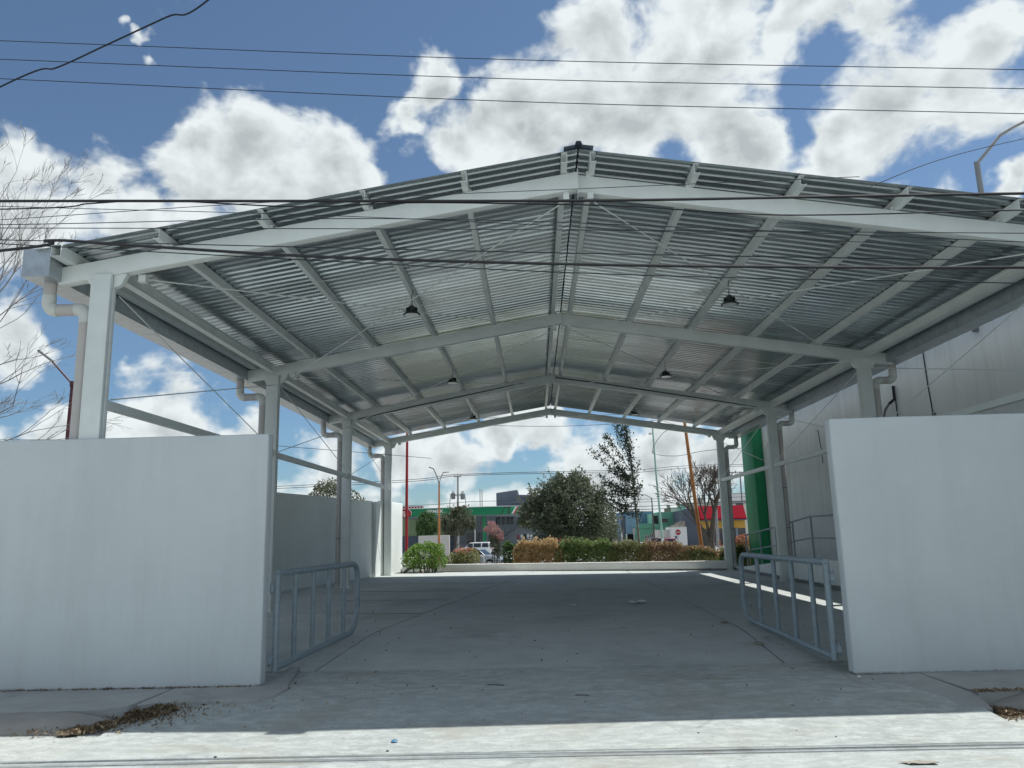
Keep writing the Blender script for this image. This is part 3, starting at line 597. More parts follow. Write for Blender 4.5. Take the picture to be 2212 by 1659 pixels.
# downpipes
for k, y in enumerate(YF):
    for s in (-1, 1):
        xg = -6.31 if s < 0 else 7.70; xp = XL-CW-0.09 if s < 0 else XR+CW+0.09; yc = y+sk(xp)+0.03; r = 0.079
        zl = 0.05 if s < 0 else (gz(7.3, y)+0.12 if k == 3 else 0.62)
        pipe = MB().tube([(xp, yc, 4.36), (xp, yc, zl)], r, 16); 
        dp = pipe.build('downpipe', M['pvc'], can, smooth=True)
        MB().tube([(xg, yc, 4.87), (xg, yc, 4.66)], r, 16).build('pipe_stub', M['pvc'], dp, smooth=True)
        d = 1 if xp > xg else -1; rr = 0.11
        e1 = [(xg, yc, 4.70)] + [(xg+d*rr-d*rr*math.cos(math.radians(t)), yc, 4.61-rr*math.sin(math.radians(t))) for t in range(0, 91, 15)] + [(xg+d*(rr+0.02), yc, 4.50)]
        MB().tube(e1, r+0.006, 16).build('elbow', M['elbow'], dp, smooth=True)
        MB().tube([(xg+d*(rr), yc, 4.50), (xp-d*(rr), yc, 4.50)], r, 16).build('pipe_stub', M['pvc'], dp, smooth=True)
        e2 = [(xp-d*(rr+0.03), yc, 4.50)] + [(xp-d*rr+d*rr*math.sin(math.radians(t)), yc, 4.50-rr+rr*math.cos(math.radians(t))) for t in range(0, 91, 15)] + [(xp, yc, 4.31)]
        MB().tube(e2, r+0.006, 16).build('elbow', M['elbow'], dp, smooth=True)
        for zc in (1.45, 0.75 if s < 0 else 2.6):
            MB().tube([(xp, yc, zc-0.012), (xp, yc, zc+0.012)], r+0.006, 16).build('clamp', M['grey'], dp, smooth=True)
        if k == 3 and s > 0:
            MB().tube([(xp, yc, zl+0.14), (xp, yc, zl+0.05), (xp+0.05, yc-0.02, zl-0.02), (xp+0.17, yc-0.04, zl-0.04)], r+0.008, 14).build('elbow', M['elbow'], dp, smooth=True)
        elif s < 0:
            MB().tube([(xp, yc, zl+0.10), (xp, yc, zl+0.0), (xp+0.03, yc-0.07, zl-0.03), (xp+0.05, yc-0.12, zl-0.04)], r+0.006, 14).build('elbow', M['elbow'], dp, smooth=True)

# high-bay lamps hanging from the purlins
def lamp(x, y, z, label):
    t = empty('hanging_lamp', (x, y, z), label, 'lamp', 'black high-bay lamps hanging under the canopy')
    MB().lathe([(0.015, 0.16), (0.045, 0.155), (0.05, 0.12), (0.075, 0.115), (0.08, 0.06), (0.10, 0.045), (0.15, 0.005), (0.15, -0.006), (0.13, -0.01)], (x, y, z), 24).build('housing', M['lampbody'], t, smooth=True)
    fin = MB()
    for i in range(12):
        a = 2*math.pi*i/12; fin.beam((x+0.07*math.cos(a), y+0.07*math.sin(a), z+0.085), (x+0.10*math.cos(a), y+0.10*math.sin(a), z+0.085), 0.004, 0.07)
    fin.build('cooling_fins', M['black'], t)
    MB().lathe([(0.0, -0.0145), (0.125, -0.014), (0.125, -0.010), (0.0, -0.010)], (x, y, z), 24).build('lens', M['lens'], t, smooth=True)
    zp = zt(x)+0.0; MB().tube([(x, y, z+0.15), (x+0.006, y, z+0.25), (x-0.012, y, z+0.29), (x+0.004, y+0.02, z+0.36), (x+0.02, y+0.01, zp)], 0.006, 6).build('cord', M['black'], t, smooth=True)
    MB().tube([(x, y, z+0.24), (x-0.02, y, z+0.20), (x, y, z+0.155), (x+0.02, y, z+0.20), (x, y, z+0.24)], 0.004, 6).build('hook', M['grey'], t, smooth=True)
for args in ((-2.06, 13.0, 5.27, 'black high-bay lamp hanging left of the ridge in the nearest bay'), (3.44, 13.0, 5.27, 'black high-bay lamp hanging right of the ridge in the nearest bay'),
             (-2.06, 19.7, 5.35, 'black high-bay lamp left of the ridge in the middle bay'), (3.44, 19.7, 5.35, 'black high-bay lamp right of the ridge in the middle bay'),
             (-2.06, 26.3, 5.35, 'black high-bay lamp left of the ridge in the rear bay'), (3.44, 26.3, 5.35, 'black high-bay lamp right of the ridge in the rear bay')): lamp(*args)
# black cable draped over the face of the third frame
cp = [(XL+0.2, zt(XL)-0.24), (-3.5, zt(-3.5)-0.19), (-2.0, zt(-2)-0.15), (-0.5, zt(-0.5)-0.10), (XC, ZR-0.105), (2.0, zt(2)-0.10), (3.4, zt(3.4)-0.13), (5.0, zt(5)-0.16), (XR, zt(XR)-0.22)]
o = MB().tube([(x, YF[2]-0.095+sk(x), z) for x, z in cp], 0.016, 6).build('power_cable', M['black'], smooth=True); tag(o, 'black cable draped along the face of the third roof frame', 'cable')

# ------------------------------------------------------------------ gates
def gate(x0, y0, x1, y1, z0a, z0b, z1, bars, label, side):
    L_ = math.hypot(x1-x0, y1-y0); ux, uy = (x1-x0)/L_, (y1-y0)/L_
    P = lambda s, z: (x0+ux*s, y0+uy*s, z)
    t = empty('swing_gate', (x0, y0, z0a), label, 'gate', 'grey tube gates either side of the drive')
    zb = lambda s: z0a+(z0b-z0a)*s/L_
    rt, rb = 0.20, 0.36; pts = [P(-0.01, z1), P(L_-rt, z1)]
    for a in range(75, -1, -15): pts.append(P(L_-rt+rt*math.cos(math.radians(a)), z1-rt+rt*math.sin(math.radians(a))))
    pts.append(P(L_, z0b+rb))
    for a in range(-15, -91, -15): pts.append(P(L_-rb+rb*math.cos(math.radians(a)), z0b+rb+rb*math.sin(math.radians(a))))
    pts.append(P(0, z0a)); MB().tube(pts, 0.041, 14).build('outer_tube', M['gate'], t, smooth=True)
    MB().tube([P(0.0, z0a-0.035), P(0.0, z1-0.015)], 0.040, 14).build('hinge_post', M['gate'], t, smooth=True)
    for s in bars:
        b = MB().tube([P(s, zb(s)+0.01), P(s, z1-0.01)], 0.033, 12).build('bar', M['gate'], t, smooth=True)
    for zh in (z0a+0.10, z1-0.17):
        m = MB().box(x0+side*0.008 if side > 0 else x0-0.075, x0+0.075 if side > 0 else x0-0.008, y0-0.045, y0-0.03, zh-0.045, zh+0.045)
        m.tube([(x0+side*0.055, y0-0.038, zh-0.075), (x0+side*0.055, y0-0.038, zh+0.075)], 0.017, 10)
        m.box(min(x0+side*0.06, x0+side*0.012), max(x0+side*0.06, x0+side*0.012), y0-0.1, y0-0.03, zh-0.04, zh+0.04)
        m.build('hinge', M['gate'], t, bevel=0.003, seg=1)
    return t
gate(-3.20, 9.74, -2.85, 12.55, -0.035, 0.055, 1.075, (0.52, 1.10, 1.66, 2.25), 'grey tubular gate standing open on the left of the drive', -1)
gate(3.50, 9.80, 3.35, 13.25, -0.045, 0.045, 1.055, (0.50, 1.18, 1.88, 2.62), 'grey tubular gate standing open on the right of the drive', 1)
# handrail along the ramp
hr = empty('ramp_handrail', (7.345, 28.06, 0.15), 'grey two-bar metal handrail following the ramp on the right', 'handrail')
top = [(28.06, 1.23), (24.4, 1.48), (22.8, 1.62), (21.4, 1.735), (10.5, 1.735)]; mid = [(28.06, 0.69), (24.4, 0.94), (22.8, 1.07), (21.4, 1.175), (10.5, 1.175)]
MB().tube([(7.345, y, z) for y, z in top], 0.025, 10).build('top_rail', M['gate'], hr, smooth=True)
MB().tube([(7.345, y, z) for y, z in mid], 0.021, 10).build('mid_rail', M['gate'], hr, smooth=True)
tz = lambda y: np.interp(-y, [-a for a, _ in top], [b for _, b in top]); wz = lambda y: np.interp(-y, [-30.3, -29.1, -26.2, -23.1, -21.4, -10], [0.03, 0.08, 0.29, 0.55, 0.64, 0.66])
for y in (28.06, 26.3, 24.55, 22.9, 21.35, 19.6, 17.8, 16.0, 14.2, 12.4, 10.6):
    MB().tube([(7.345, y, wz(y)-0.01), (7.345, y, tz(y))], 0.026, 10).build('post', M['gate'], hr, smooth=True)

# ------------------------------------------------------------------ building on the right
bl = empty('commercial_building', (8.6, 20, 0), 'tall windowless pale plastered building with a green corner pilaster, right of the canopy', 'building')
me = wobble_box(8.50, 22, 2.0, 30.55, -0.6, 5.32, 1.2, amp=0.012); me.materials.append(M['big']); link('wall', me, bl)
MB().box(8.12, 8.484, 29.10, 30.65, -0.5, 5.72).build('pilaster', M['green'], bl, bevel=0.01)
MB().box(8.50, 22, 30.60, 30.73, -0.5, 5.40).build('green_return', M['green'], bl)
MB().tube([(8.485, 16.7, 5.25), (8.483, 16.66, 4.4), (8.485, 16.6, 3.80)], 0.012, 6).build('conduit', M['black'], bl, smooth=True)
MB().box(8.46, 8.498, 16.5, 16.62, 3.62, 3.78).build('junction_box', M['grey'], bl, bevel=0.004, seg=1)
MB().tube([(8.485, 23.35, 4.30), (8.483, 23.2, 3.7), (8.485, 23.2, 3.30)], 0.010, 6).build('conduit', M['black'], bl, smooth=True)
MB().box(8.42, 8.497, 14.55, 14.67, 5.05, 5.20).build('wall_lamp', M['grey'], bl, bevel=0.006, seg=1)
MB().box(8.42, 8.497, 29.0-0.5, 29.1-0.5, 4.35, 4.53).build('wall_lamp', M['white'], bl, bevel=0.006, seg=1)
# service mast with weatherhead elbow standing against the wall
mt = MB().tube([(8.44, 18.15, 4.66), (8.44, 18.15, 4.35), (8.40, 18.32, 4.28)], 0.035, 10); 
mt.build('weatherhead', M['black'], bl, smooth=True)
MB().tube([(8.40, 18.30, 4.30), (8.38, 18.55, 4.16), (8.40, 18.75, 3.98), (8.44, 18.80, 3.6), (8.44, 18.80, 2.0)], 0.028, 10).build('flexible_conduit', M['grey'], bl, smooth=True)
MB().tube([(8.46, 18.15, 4.4), (8.475, 18.16, 2.0)], 0.014, 8).build('conduit', M['black'], bl, smooth=True)
MB().box(8.485, 8.498, 2.2, 30.6, 2.02, 2.06).build('render_joint', M['big'], bl)

# ------------------------------------------------------------------ trees and shrubs
def leaf_mesh(name, centers, size, m, elong=1.9, drop=0.0):
    n = len(centers); c = np.asarray(centers, float)
    a = rng.normal(size=(n, 3)); a[:, 2] -= drop; a /= np.linalg.norm(a, axis=1)[:, None]
    b = rng.normal(size=(n, 3)); b -= (b*a).sum(1)[:, None]*a; b /= np.linalg.norm(b, axis=1)[:, None]
    s = size*rng.uniform(0.6, 1.35, (n, 1)); l = a*s*elong/2; w = b*s/2
    v = np.stack([c-l, c+w*0.9, c+l, c-w*0.9], 1).reshape(-1, 3)
    me = bpy.data.meshes.new(name); me.vertices.add(4*n); me.vertices.foreach_set('co', v.ravel())
    me.loops.add(4*n); me.loops.foreach_set('vertex_index', np.arange(4*n, dtype=np.int32)); me.polygons.add(n)
    me.polygons.foreach_set('loop_start', np.arange(0, 4*n, 4, dtype=np.int32)); me.update(calc_edges=True); me.materials.append(m); return me
def grow(base, d, length, r, depth, spread=0.5, up=0.25, kids=(2, 3), shrink=0.72, seg=4, wander=0.12, out=None, tips=None, mn=0.004):
    if out is None: out = []
    if tips is None: tips = []
    pts = [Vector(base)]; rad = [r]; d = Vector(d).normalized()
    for i in range(seg):
        d = (d + Vector((random.gauss(0, wander), random.gauss(0, wander), random.gauss(0, wander)+up*0.12))).normalized()
        pts.append(pts[-1]+d*length/seg); rad.append(max(mn, r*(1-0.45*(i+1)/seg)))
    out.append((pts, rad)); 
    if depth <= 0: tips.append(pts[-1]); tips.append(pts[-2]); return out, tips
    for k in range(random.randint(*kids)):
        i = random.randint(max(1, seg-2), seg) if k else seg
        nd = (d + Vector((random.gauss(0, spread), random.gauss(0, spread), random.gauss(0, spread*0.6)))).normalized()
        grow(pts[i], nd, length*shrink*random.uniform(0.75, 1.15), rad[i]*random.uniform(0.6, 0.85), depth-1, spread, up, kids, shrink, seg, wander, out, tips, mn)
    return out, tips
def branch_obj(name, brs, m, parent, sides=6):
    mb = MB()
    for pts, rad in brs: mb.tube(pts, rad, sides if rad[0] > 0.03 else 4, cap=False)
    return mb.build(name, m, parent, smooth=True, normals=False)
def crown_points(blobs, n, surf=0.55, lump=0.5, freq=2.0):
    w = np.array([b[3]*b[4]*b[5] for b in blobs])**(2/3); w /= w.sum(); pts = []
    for b, k in zip(blobs, rng.multinomial(n, w)):
        u = rng.normal(size=(k*2+8, 3)); u /= np.linalg.norm(u, axis=1)[:, None]
        r = rng.uniform(0, 1, (len(u), 1))**(surf*0.5)
        p = u*r*np.array(b[3:6])+np.array(b[:3]); 
        keep = [q for q in p if noise.noise(Vector(q)*freq)*0.5+0.5 + 0.0 > lump*random.uniform(0.55, 1.25)]
        pts += keep[:k]
    return pts
def shrub(name, blobs, n, size, lm, label, cat, stem=None, extra=None, surf=0.55, lump=0.42, freq=3.5, parts=()):
    x = sum(b[0] for b in blobs)/len(blobs); y = sum(b[1] for b in blobs)/len(blobs)
    t = empty(name, (x, y, 0), label, cat)
    link('crown', leaf_mesh('crown', crown_points(blobs, n, surf, lump, freq), size, M[lm]), t)
    for (bb, nn, ss, mm, nm) in parts:
        link(nm, leaf_mesh(nm, crown_points(bb, nn, 0.3, 0.35, freq), ss, M[mm]), t)
    brs = []
    for b in blobs[:6]:
        for _ in range(3):
            o_, _t = grow((b[0]+random.uniform(-.5, .5)*b[3], b[1], max(b[2]-b[5]*1.0, -0.02) if stem is None else stem), (random.uniform(-.4, .4), random.uniform(-.3, .3), 1), b[5]*1.3, 0.018, 1, 0.4, 0.3, (2, 3), 0.6, 3, 0.12)
            brs += o_
    branch_obj('stems', brs, M['bark'], t, 5); return t
# planter and land behind the kerb wall
pl = MB().add([(-9, 33.2, -0.04), (10, 29.4, -0.08), (10, 36.9, -0.10), (-9, 36.9, -0.05), (-9, 33.2, -0.5), (10, 29.4, -0.5), (10, 36.9, -0.5), (-9, 36.9, -0.5)], [(0,1,2,3),(4,7,6,5),(0,4,5,1),(1,5,6,2),(2,6,7,3),(3,7,4,0)])
o = pl.build('planter_soil', M['soil']); tag(o, kind='structure')
gs = MB().add([(-6, 44, -1.395), (3, 44, -1.395), (3, 52, -1.395), (-6, 52, -1.395)], [(0,1,2,3)]).build('lawn', M['grass'], normals=False); tag(gs, kind='structure')
rd = MB().add([(-200, 55.01, -1.39), (200, 55.01, -1.39), (200, 98, -1.39), (-200, 98, -1.39)], [(0,1,2,3)]).build('road', M['asph'], normals=False); tag(rd, kind='structure')
rd2 = MB().add([(-40, 98.01, -1.386), (9, 98.01, -1.386), (9, 135, -1.386), (-40, 135, -1.386)], [(0,1,2,3)]).build('forecourt', M['street'], normals=False); tag(rd2, kind='structure')
rd3 = MB().add([(9.01, 98.01, -1.388), (80, 98.01, -1.388), (80, 129, -1.388), (9.01, 129, -1.388)], [(0,1,2,3)]).build('road', M['asph'], normals=False); tag(rd3, kind='structure')
MBk = MB().box(-200, 200, 54.8, 55.0, -1.42, -1.25).build('kerb', M['kerb']); tag(MBk, kind='structure')
gt = []
for _ in range(2600):
    gt.append((random.uniform(-5.8, 2.8), random.uniform(44.2, 51.8), -1.36+random.uniform(0, .06)))
o = link('grass', leaf_mesh('grass', gt, 0.06, M['lf_hedge'], 2.5)); tag(o, 'patch of green grass behind the flowering tree guard', 'grass', kind='stuff')

bb = empty('garden_bush', (-4.5, 31.3, 0), 'bright green rounded bush in front of the low back wall, beside the left wall end', 'bush')
link('crown', leaf_mesh('crown', crown_points([(-4.45, 31.3, 0.68, .78, .6, .52), (-4.95, 31.2, 0.55, .42, .45, .4), (-3.95, 31.25, 0.50, .42, .45, .40), (-4.3, 31.3, 1.02, .35, .35, .24), (-4.75, 31.3, 0.98, .2, .3, .2), (-3.85, 31.3, .92, .22, .3, .25)], 5200, 0.5, 0.45, 3.5), 0.052, M['lf_bright'], 1.4), bb)
br = []
for i in range(9):
    o_, _ = grow((-4.9+random.uniform(-.15, .9), 31.3, 0.0), (random.uniform(-.5, .5), random.uniform(-.2, .2), 1), 0.5, 0.03, 2, 0.5, 0.3, (2, 3), 0.7, 3, 0.15); br += o_
br.append(([Vector((-5.28, 31.0, 0.0)), Vector((-5.1, 31.05, 0.16)), Vector((-4.85, 31.2, 0.30))], [0.06, 0.05, 0.035]))
branch_obj('stems', br, M['bark'], bb)
HY = lambda x: 31.25+(0.5-x)*0.237+1.35      # planting line behind the kerb wall
def hedge(x0, x1, ztop, n, size, lm, label, cat='hedge', red=0, rose=0, y_off=0.0, depth=0.6):
    t = empty('hedge', ((x0+x1)/2, HY((x0+x1)/2), -0.05), label, cat); P = []; Q = []
    while len(P) < n:
        x = random.uniform(x0, x1); v = random.uniform(-1, 1); top = ztop*(1+0.20*noise.noise(Vector((x*2.2, v*1.4, ztop*9)))+0.16*noise.noise(Vector((x*8, v*5, 2)))+abs(random.gauss(0, 0.035)))*(1-0.15*v*v)
        e = min(x-x0, x1-x); top *= 1-0.35*max(0, 1-e/0.3)**1.5
        z = top*(1-abs(random.gauss(0, 0.42))) if random.random() < 0.75 else random.uniform(-0.02, top)
        if z < -0.03: continue
        bulge = 1+0.18*noise.noise(Vector((x*3.4, z*4, 7))); y = HY(x)+y_off+v*depth*bulge
        if random.random() < 0.55: y = HY(x)+y_off-depth*bulge*random.uniform(0.72, 1.05)
        P.append((x, y, z-0.05)); 
        if red and z > top*0.82 and random.random() < red: Q.append((x, y, z-0.03))
    link('crown', leaf_mesh('crown', P, size, M[lm], 2.0, -0.3), t)
    if red: link('red_tips', leaf_mesh('red_tips', Q, size*0.95, M['lf_red'], 1.7, -0.6), t)
    if rose:
        B = [(x0+(x1-x0)*rose[0]+random.gauss(0, .16), HY(x0)+0.2+random.gauss(0, .1), ztop+random.gauss(-.02, .04)) for _ in range(rose[1])]
        link('red_blossom', leaf_mesh('red_blossom', B, 0.04, M['lf_rose'], 1.2), t)
    br = []
    for i in range(int((x1-x0)/0.16)):
        x = x0+0.08+i*0.16; o_, _ = grow((x, HY(x)+y_off+random.uniform(-.3, .2), -0.08), (random.uniform(-.2, .2), random.uniform(-.2, .1), 1), ztop*0.6, 0.014, 1, 0.4, 0.3, (2, 3), 0.6, 3, 0.1); br += o_
    branch_obj('stems', br, M['bark'], t, 4); return t
def hb(x0, x1, ztop, dy=0.0, ry=0.55):
    out = []; n = max(1, int((x1-x0)/0.38))
    for i in range(n):
        x = x0+(x1-x0)*(i+0.5)/n; out.append((x, HY(x)+dy, ztop*0.46+random.uniform(-.03, .03), (x1-x0)/n*0.68, ry, ztop*0.56+random.uniform(-.05, .05)))
    return out
shrub('garden_bush', hb(-3.85, -3.05, 0.78)+hb(-3.3, -2.45, 0.88), 2600, 0.055, 'lf_mix', 'dark bush with reddish tips behind the low wall, right of the bright green bush', 'bush', parts=[([(-3.05, HY(-3), 0.82, .5, .4, .12)], 260, 0.05, 'lf_red', 'red_tips')])
shrub('garden_bush', [(-1.15, 35.0, 0.42, .38, .4, .55), (-1.3, 35.0, 0.9, .25, .3, .25), (-0.95, 35.0, .8, .2, .3, .2)], 1500, 0.065, 'lf_green', 'dark green bush left of the tan dry hedge', 'bush')
hedge(-0.98, 1.0, 1.19, 9500, 0.05, 'lf_tan', 'dry golden tan hedge behind the low wall', rose=(0.86, 50))
hedge(0.72, 3.15, 1.15, 10500, 0.048, 'lf_hedge', 'green leafy hedge right of the tan one, under the big tree', rose=(0.25, 60))
hedge(2.75, 4.45, 1.03, 6500, 0.048, 'lf_mix', 'green and straw coloured hedge left of the slim tree trunk')
hedge(3.95, 5.8, 1.02, 6500, 0.048, 'lf_dry', 'dry brown hedge between the slim tree and the mint pole')
hedge(5.3, 6.9, 0.80, 5200, 0.045, 'lf_mix', 'low hedge with red tips left of the orange pole', red=0.55)
hedge(6.95, 8.0, 0.84, 4600, 0.045, 'lf_hedge', 'hedge with salmon red top between the orange pole and the rear column', red=0.6)
shrub('hedge', [(8.05, 31.3, 0.55, .33, .5, .62), (8.25, 31.9, 0.5, .4, .5, .6)], 2200, 0.05, 'lf_dry', 'tall reddish bush between the rear column and the green pilaster', 'bush', parts=[([(8.1, 31.3, 0.95, .35, .45, .28)], 500, 0.05, 'lf_red', 'red_tips')])

def tree(name, base, trunk_h, tr, blobs, n, size, lm, bark, label, lump=0.45, freq=0.8, surf=0.6, depth=3, lean=(0, 0), first=None, elong=1.9):
    t = empty(name, base, label, 'tree'); b = Vector(base)
    brs = []
    top = b + Vector((lean[0], lean[1], trunk_h))
    mid = b.lerp(top, 0.5) + Vector((random.uniform(-.05, .05), 0, 0))
    brs.append(([b, mid, top], [tr, tr*0.85, tr*0.75]))
    for bl_ in blobs:
        tgt = Vector(bl_[:3]); d = tgt-top
        o_, _ = grow(top-Vector((0, 0, random.uniform(0, trunk_h*0.25))), d, d.length*0.55+0.05, tr*0.42, depth, 0.4, 0.1, (2, 3), 0.5, 4, 0.12); brs += o_
    branch_obj('trunk', brs, M[bark], t)
    link('crown', leaf_mesh('crown', crown_points(blobs, n, surf, lump, freq), size, M[lm], elong), t); return t
tree('shade_tree', (2.4, 55, -1.4), 1.6, 0.20, [(2.3, 55, 2.9, 2.6, 2.2, 2.1), (0.6, 55, 2.4, 1.7, 1.6, 1.5), (3.9, 55, 2.2, 1.7, 1.6, 1.7), (1.5, 55, 4.2, 1.1, 1.2, 1.1), (2.9, 55, 4.3, 1.1, 1.2, 1.2), (0.2, 55, 3.6, 0.9, 1, 1.0), (2.4, 55, 0.9, 2.6, 1.8, .9), (-0.5, 55, 3.0, 0.8, .8, .6), (-0.9, 54.6, 2.2, .5, .6, .4), (1.7, 55, 5.2, .35, .5, .5), (2.7, 55, 5.3, .4, .5, .5), (3.5, 55, 4.9, .4, .4, .5), (4.4, 55, 3.9, .5, .5, .8)],
     30000, 0.095, 'lf_dark', 'bark', 'big dark spreading tree behind the green hedge', lump=0.44, freq=1.1, surf=0.85)
tree('shade_tree', (5.6, 60, -1.4), 1.7, 0.16, [(5.1, 60, 2.2, 1.1, 1.1, 1.5), (5.6, 60, 1.2, 1.0, 1.1, 1.0), (4.9, 60, 3.4, 0.5, .7, .7), (4.6, 60, 1.2, 1.1, 1, 1.0)], 5000, 0.085, 'lf_dark', 'bark', 'smaller dark tree against the right side of the big tree', lump=0.5, freq=1.2, surf=0.8)
tree('street_tree', (-10.4, 75, -1.4), 2.2, 0.09, [(-10.45, 75, 2.4, 1.05, 1, 1.35), (-10.3, 75, 3.3, .6, .6, .55), (-11.0, 75, 1.9, .5, .6, .8), (-9.8, 75, 2.1, .5, .6, .9)], 7000, 0.10, 'lf_green', 'bark', 'green leafy tree left of the twin-arm lamp post', lump=0.5, freq=1.5)
tree('street_tree', (-6.95, 66, -1.4), 2.5, 0.09, [(-6.6, 66, 2.4, 1.4, 1.2, 1.1), (-7.4, 66, 2.2, .6, .7, .9), (-5.6, 66, 2.3, .6, .6, .8), (-6.4, 66, 3.3, .8, .7, .5)], 9000, 0.085, 'lf_grey', 'bark', 'thin grey-olive tree right of the twin-arm lamp post', lump=0.58, freq=1.4, lean=(0.15, 0))
def sprigs(treeobj, blobs, n, per, size, lm, length=0.55):
    P = []; br = []
    for _ in range(n):
        b = random.choice(blobs); u = Vector((random.gauss(0, 1), random.gauss(0, 1), abs(random.gauss(0, 1))*0.9-0.15)).normalized(); p = Vector(b[:3])+Vector((u.x*b[3], u.y*b[4], u.z*b[5]))*0.86; d = (u+Vector((random.gauss(0, .3), 0, random.gauss(0.15, .3)))).normalized(); l_ = length*random.uniform(.4, 1.2)
        br.append(([p, p+d*l_*0.5, p+d*l_+Vector((0, 0, -0.05*l_))], [.012, .009, .004]))
        for k in range(per): t_ = random.uniform(0.1, 1.0); P.append(tuple(p+d*l_*t_+Vector((random.gauss(0, .05), random.gauss(0, .05), random.gauss(0, .05)))))
    link('crown', leaf_mesh('crown', P, size, M[lm], 2.2), treeobj); branch_obj('twigs', br, M['barkl'], treeobj, 4)
BT = [(2.3, 55, 2.9, 2.6, 2.2, 2.1), (0.6, 55, 2.4, 1.7, 1.6, 1.5), (3.9, 55, 2.2, 1.7, 1.6, 1.7), (1.5, 55, 4.2, 1.1, 1.2, 1.1), (2.9, 55, 4.3, 1.1, 1.2, 1.2), (0.2, 55, 3.6, 0.9, 1, 1.0), (4.4, 55, 3.9, .5, .5, .8), (-0.5, 55, 3.0, 0.8, .8, .6)]
sprigs([o for o in COL.objects if o.name.startswith('shade_tree')][0], BT, 300, 14, 0.085, 'lf_dark', 0.8)
sprigs([o for o in COL.objects if o.name.startswith('street_tree')][1], [(-6.6, 66, 2.4, 1.4, 1.2, 1.1), (-6.4, 66, 3.3, .8, .7, .5), (-7.4, 66, 2.2, .6, .7, .9)], 90, 12, 0.08, 'lf_grey', 0.5)
# slim leaning oak in the planter
t = empty('slim_tree', (4.5, 35.5, -0.1), 'slim upright dark-leaved tree with branches swept left, rising above the hedge', 'tree')
stem = [Vector(p) for p in ((4.5, 35.5, -0.1), (4.56, 35.5, 0.9), (4.52, 35.5, 1.8), (4.47, 35.5, 2.6), (4.45, 35.5, 3.4), (4.42, 35.5, 4.2), (4.36, 35.5, 5.0), (4.26, 35.5, 5.7), (4.18, 35.5, 6.2))]
brs = [(stem, [0.062, 0.055, 0.05, 0.043, 0.037, 0.03, 0.022, 0.015, 0.006])]; cps = []
def along(pts, a, b, n, s):
    for _ in range(n):
        f = random.uniform(a, b)*(len(pts)-1); i = min(int(f), len(pts)-2); p = pts[i].lerp(pts[i+1], f-i); cps.append((p.x+random.gauss(0, s), p.y+random.gauss(0, s*1.5), p.z+random.gauss(0, s)))
along(stem, 0.42, 1.0, 1100, 0.085); along(stem, 0.27, 0.36, 160, 0.13); along(stem, 0.4, 0.85, 500, 0.16)
for (z0, tx, tz, n, s) in ((2.5, 3.0, 3.0, 330, .11), (2.7, 3.3, 2.62, 330, .14), (2.9, 2.85, 3.95, 330, .09), (3.1, 3.45, 3.35, 480, .16), (3.0, 3.0, 3.2, 260, .12), (3.3, 2.55, 5.1, 330, .085), (3.6, 2.95, 5.35, 360, .085), (3.6, 3.55, 4.3, 420, .13), (4.0, 3.25, 5.85, 380, .085), (4.3, 3.75, 6.25, 380, .09), (4.7, 4.0, 6.3, 330, .08), (3.4, 3.9, 4.3, 420, .13), (2.4, 4.75, 3.6, 120, .09), (3.5, 4.75, 4.6, 90, .08), (2.3, 3.75, 2.5, 380, .13), (2.9, 3.9, 3.5, 420, .15)):
    k = np.interp(z0, [s_.z for s_ in stem], range(len(stem))); i = int(k); p0 = stem[i].lerp(stem[min(i+1, len(stem)-1)], k-i); p1 = Vector((tx, 35.5+random.uniform(-.5, .5), tz))
    m1 = p0.lerp(p1, 0.35)+Vector((0.02, 0, -0.05)); m2 = p0.lerp(p1, 0.7)+Vector((random.uniform(-.06, .06), 0, random.uniform(-.08, .03)))
    pts = [p0, m1, m2, p1]; brs.append((pts, [0.022, 0.017, 0.011, 0.004])); along(pts, 0.3, 1.0, n, s)
cps = [c for c in cps if noise.noise(Vector(c)*5)*0.5+0.5 > 0.40]
branch_obj('trunk', brs, M['barkl'], t); link('crown', leaf_mesh('crown', cps, 0.062, M['lf_oak'], 1.7), t)
# flowering tree in its wire guard
t = empty('flowering_tree', (-2.6, 50, -1.4), 'small pink flowering tree standing in a wire guard', 'tree')
brs = []
for i in range(5):
    o_, _ = grow((-2.6+random.uniform(-.05, .05), 50, -1.4), (random.uniform(-.08, .08), 0, 1), 2.2, 0.03, 2, 0.35, 0.3, (2, 3), 0.5, 4, 0.05); brs += o_
branch_obj('trunk', brs, M['bark'], t)
link('crown', leaf_mesh('crown', crown_points([(-2.62, 50, 0.75, .38, .4, .55), (-2.4, 50, 0.3, .3, .3, .4), (-2.75, 50, 1.2, .35, .35, .35)], 1300, 0.06, 0.6 and 0.42, 3) if False else crown_points([(-2.62, 50, 0.75, .38, .4, .55), (-2.4, 50, 0.3, .3, .3, .4), (-2.75, 50, 1.2, .35, .35, .35)], 1300, 0.6, 0.42, 3), 0.055, M['lf_grey']), t)
link('blossom', leaf_mesh('blossom', crown_points([(-2.8, 50, 1.75, .5, .4, .35), (-2.5, 50, 1.45, .45, .4, .35), (-2.85, 50, 2.12, .28, .25, .16), (-3.2, 50, 1.72, .25, .2, .12), (-2.35, 50, 1.2, .3, .3, .3)], 1700, 0.5, 0.36, 3), 0.055, M['lf_pink'], 1.3), t)
g_ = MB()
for i in range(10):
    a = 2*math.pi*i/10; g_.tube([(-2.6+.26*math.cos(a), 50+.26*math.sin(a), -1.4), (-2.6+.26*math.cos(a), 50+.26*math.sin(a), 0.5)], 0.010, 5)
for z in (-0.9, -0.2, 0.48): g_.tube([(-2.6+.26*math.cos(a), 50+.26*math.sin(a), z) for a in np.linspace(0, 2*math.pi, 17)], 0.010, 5)
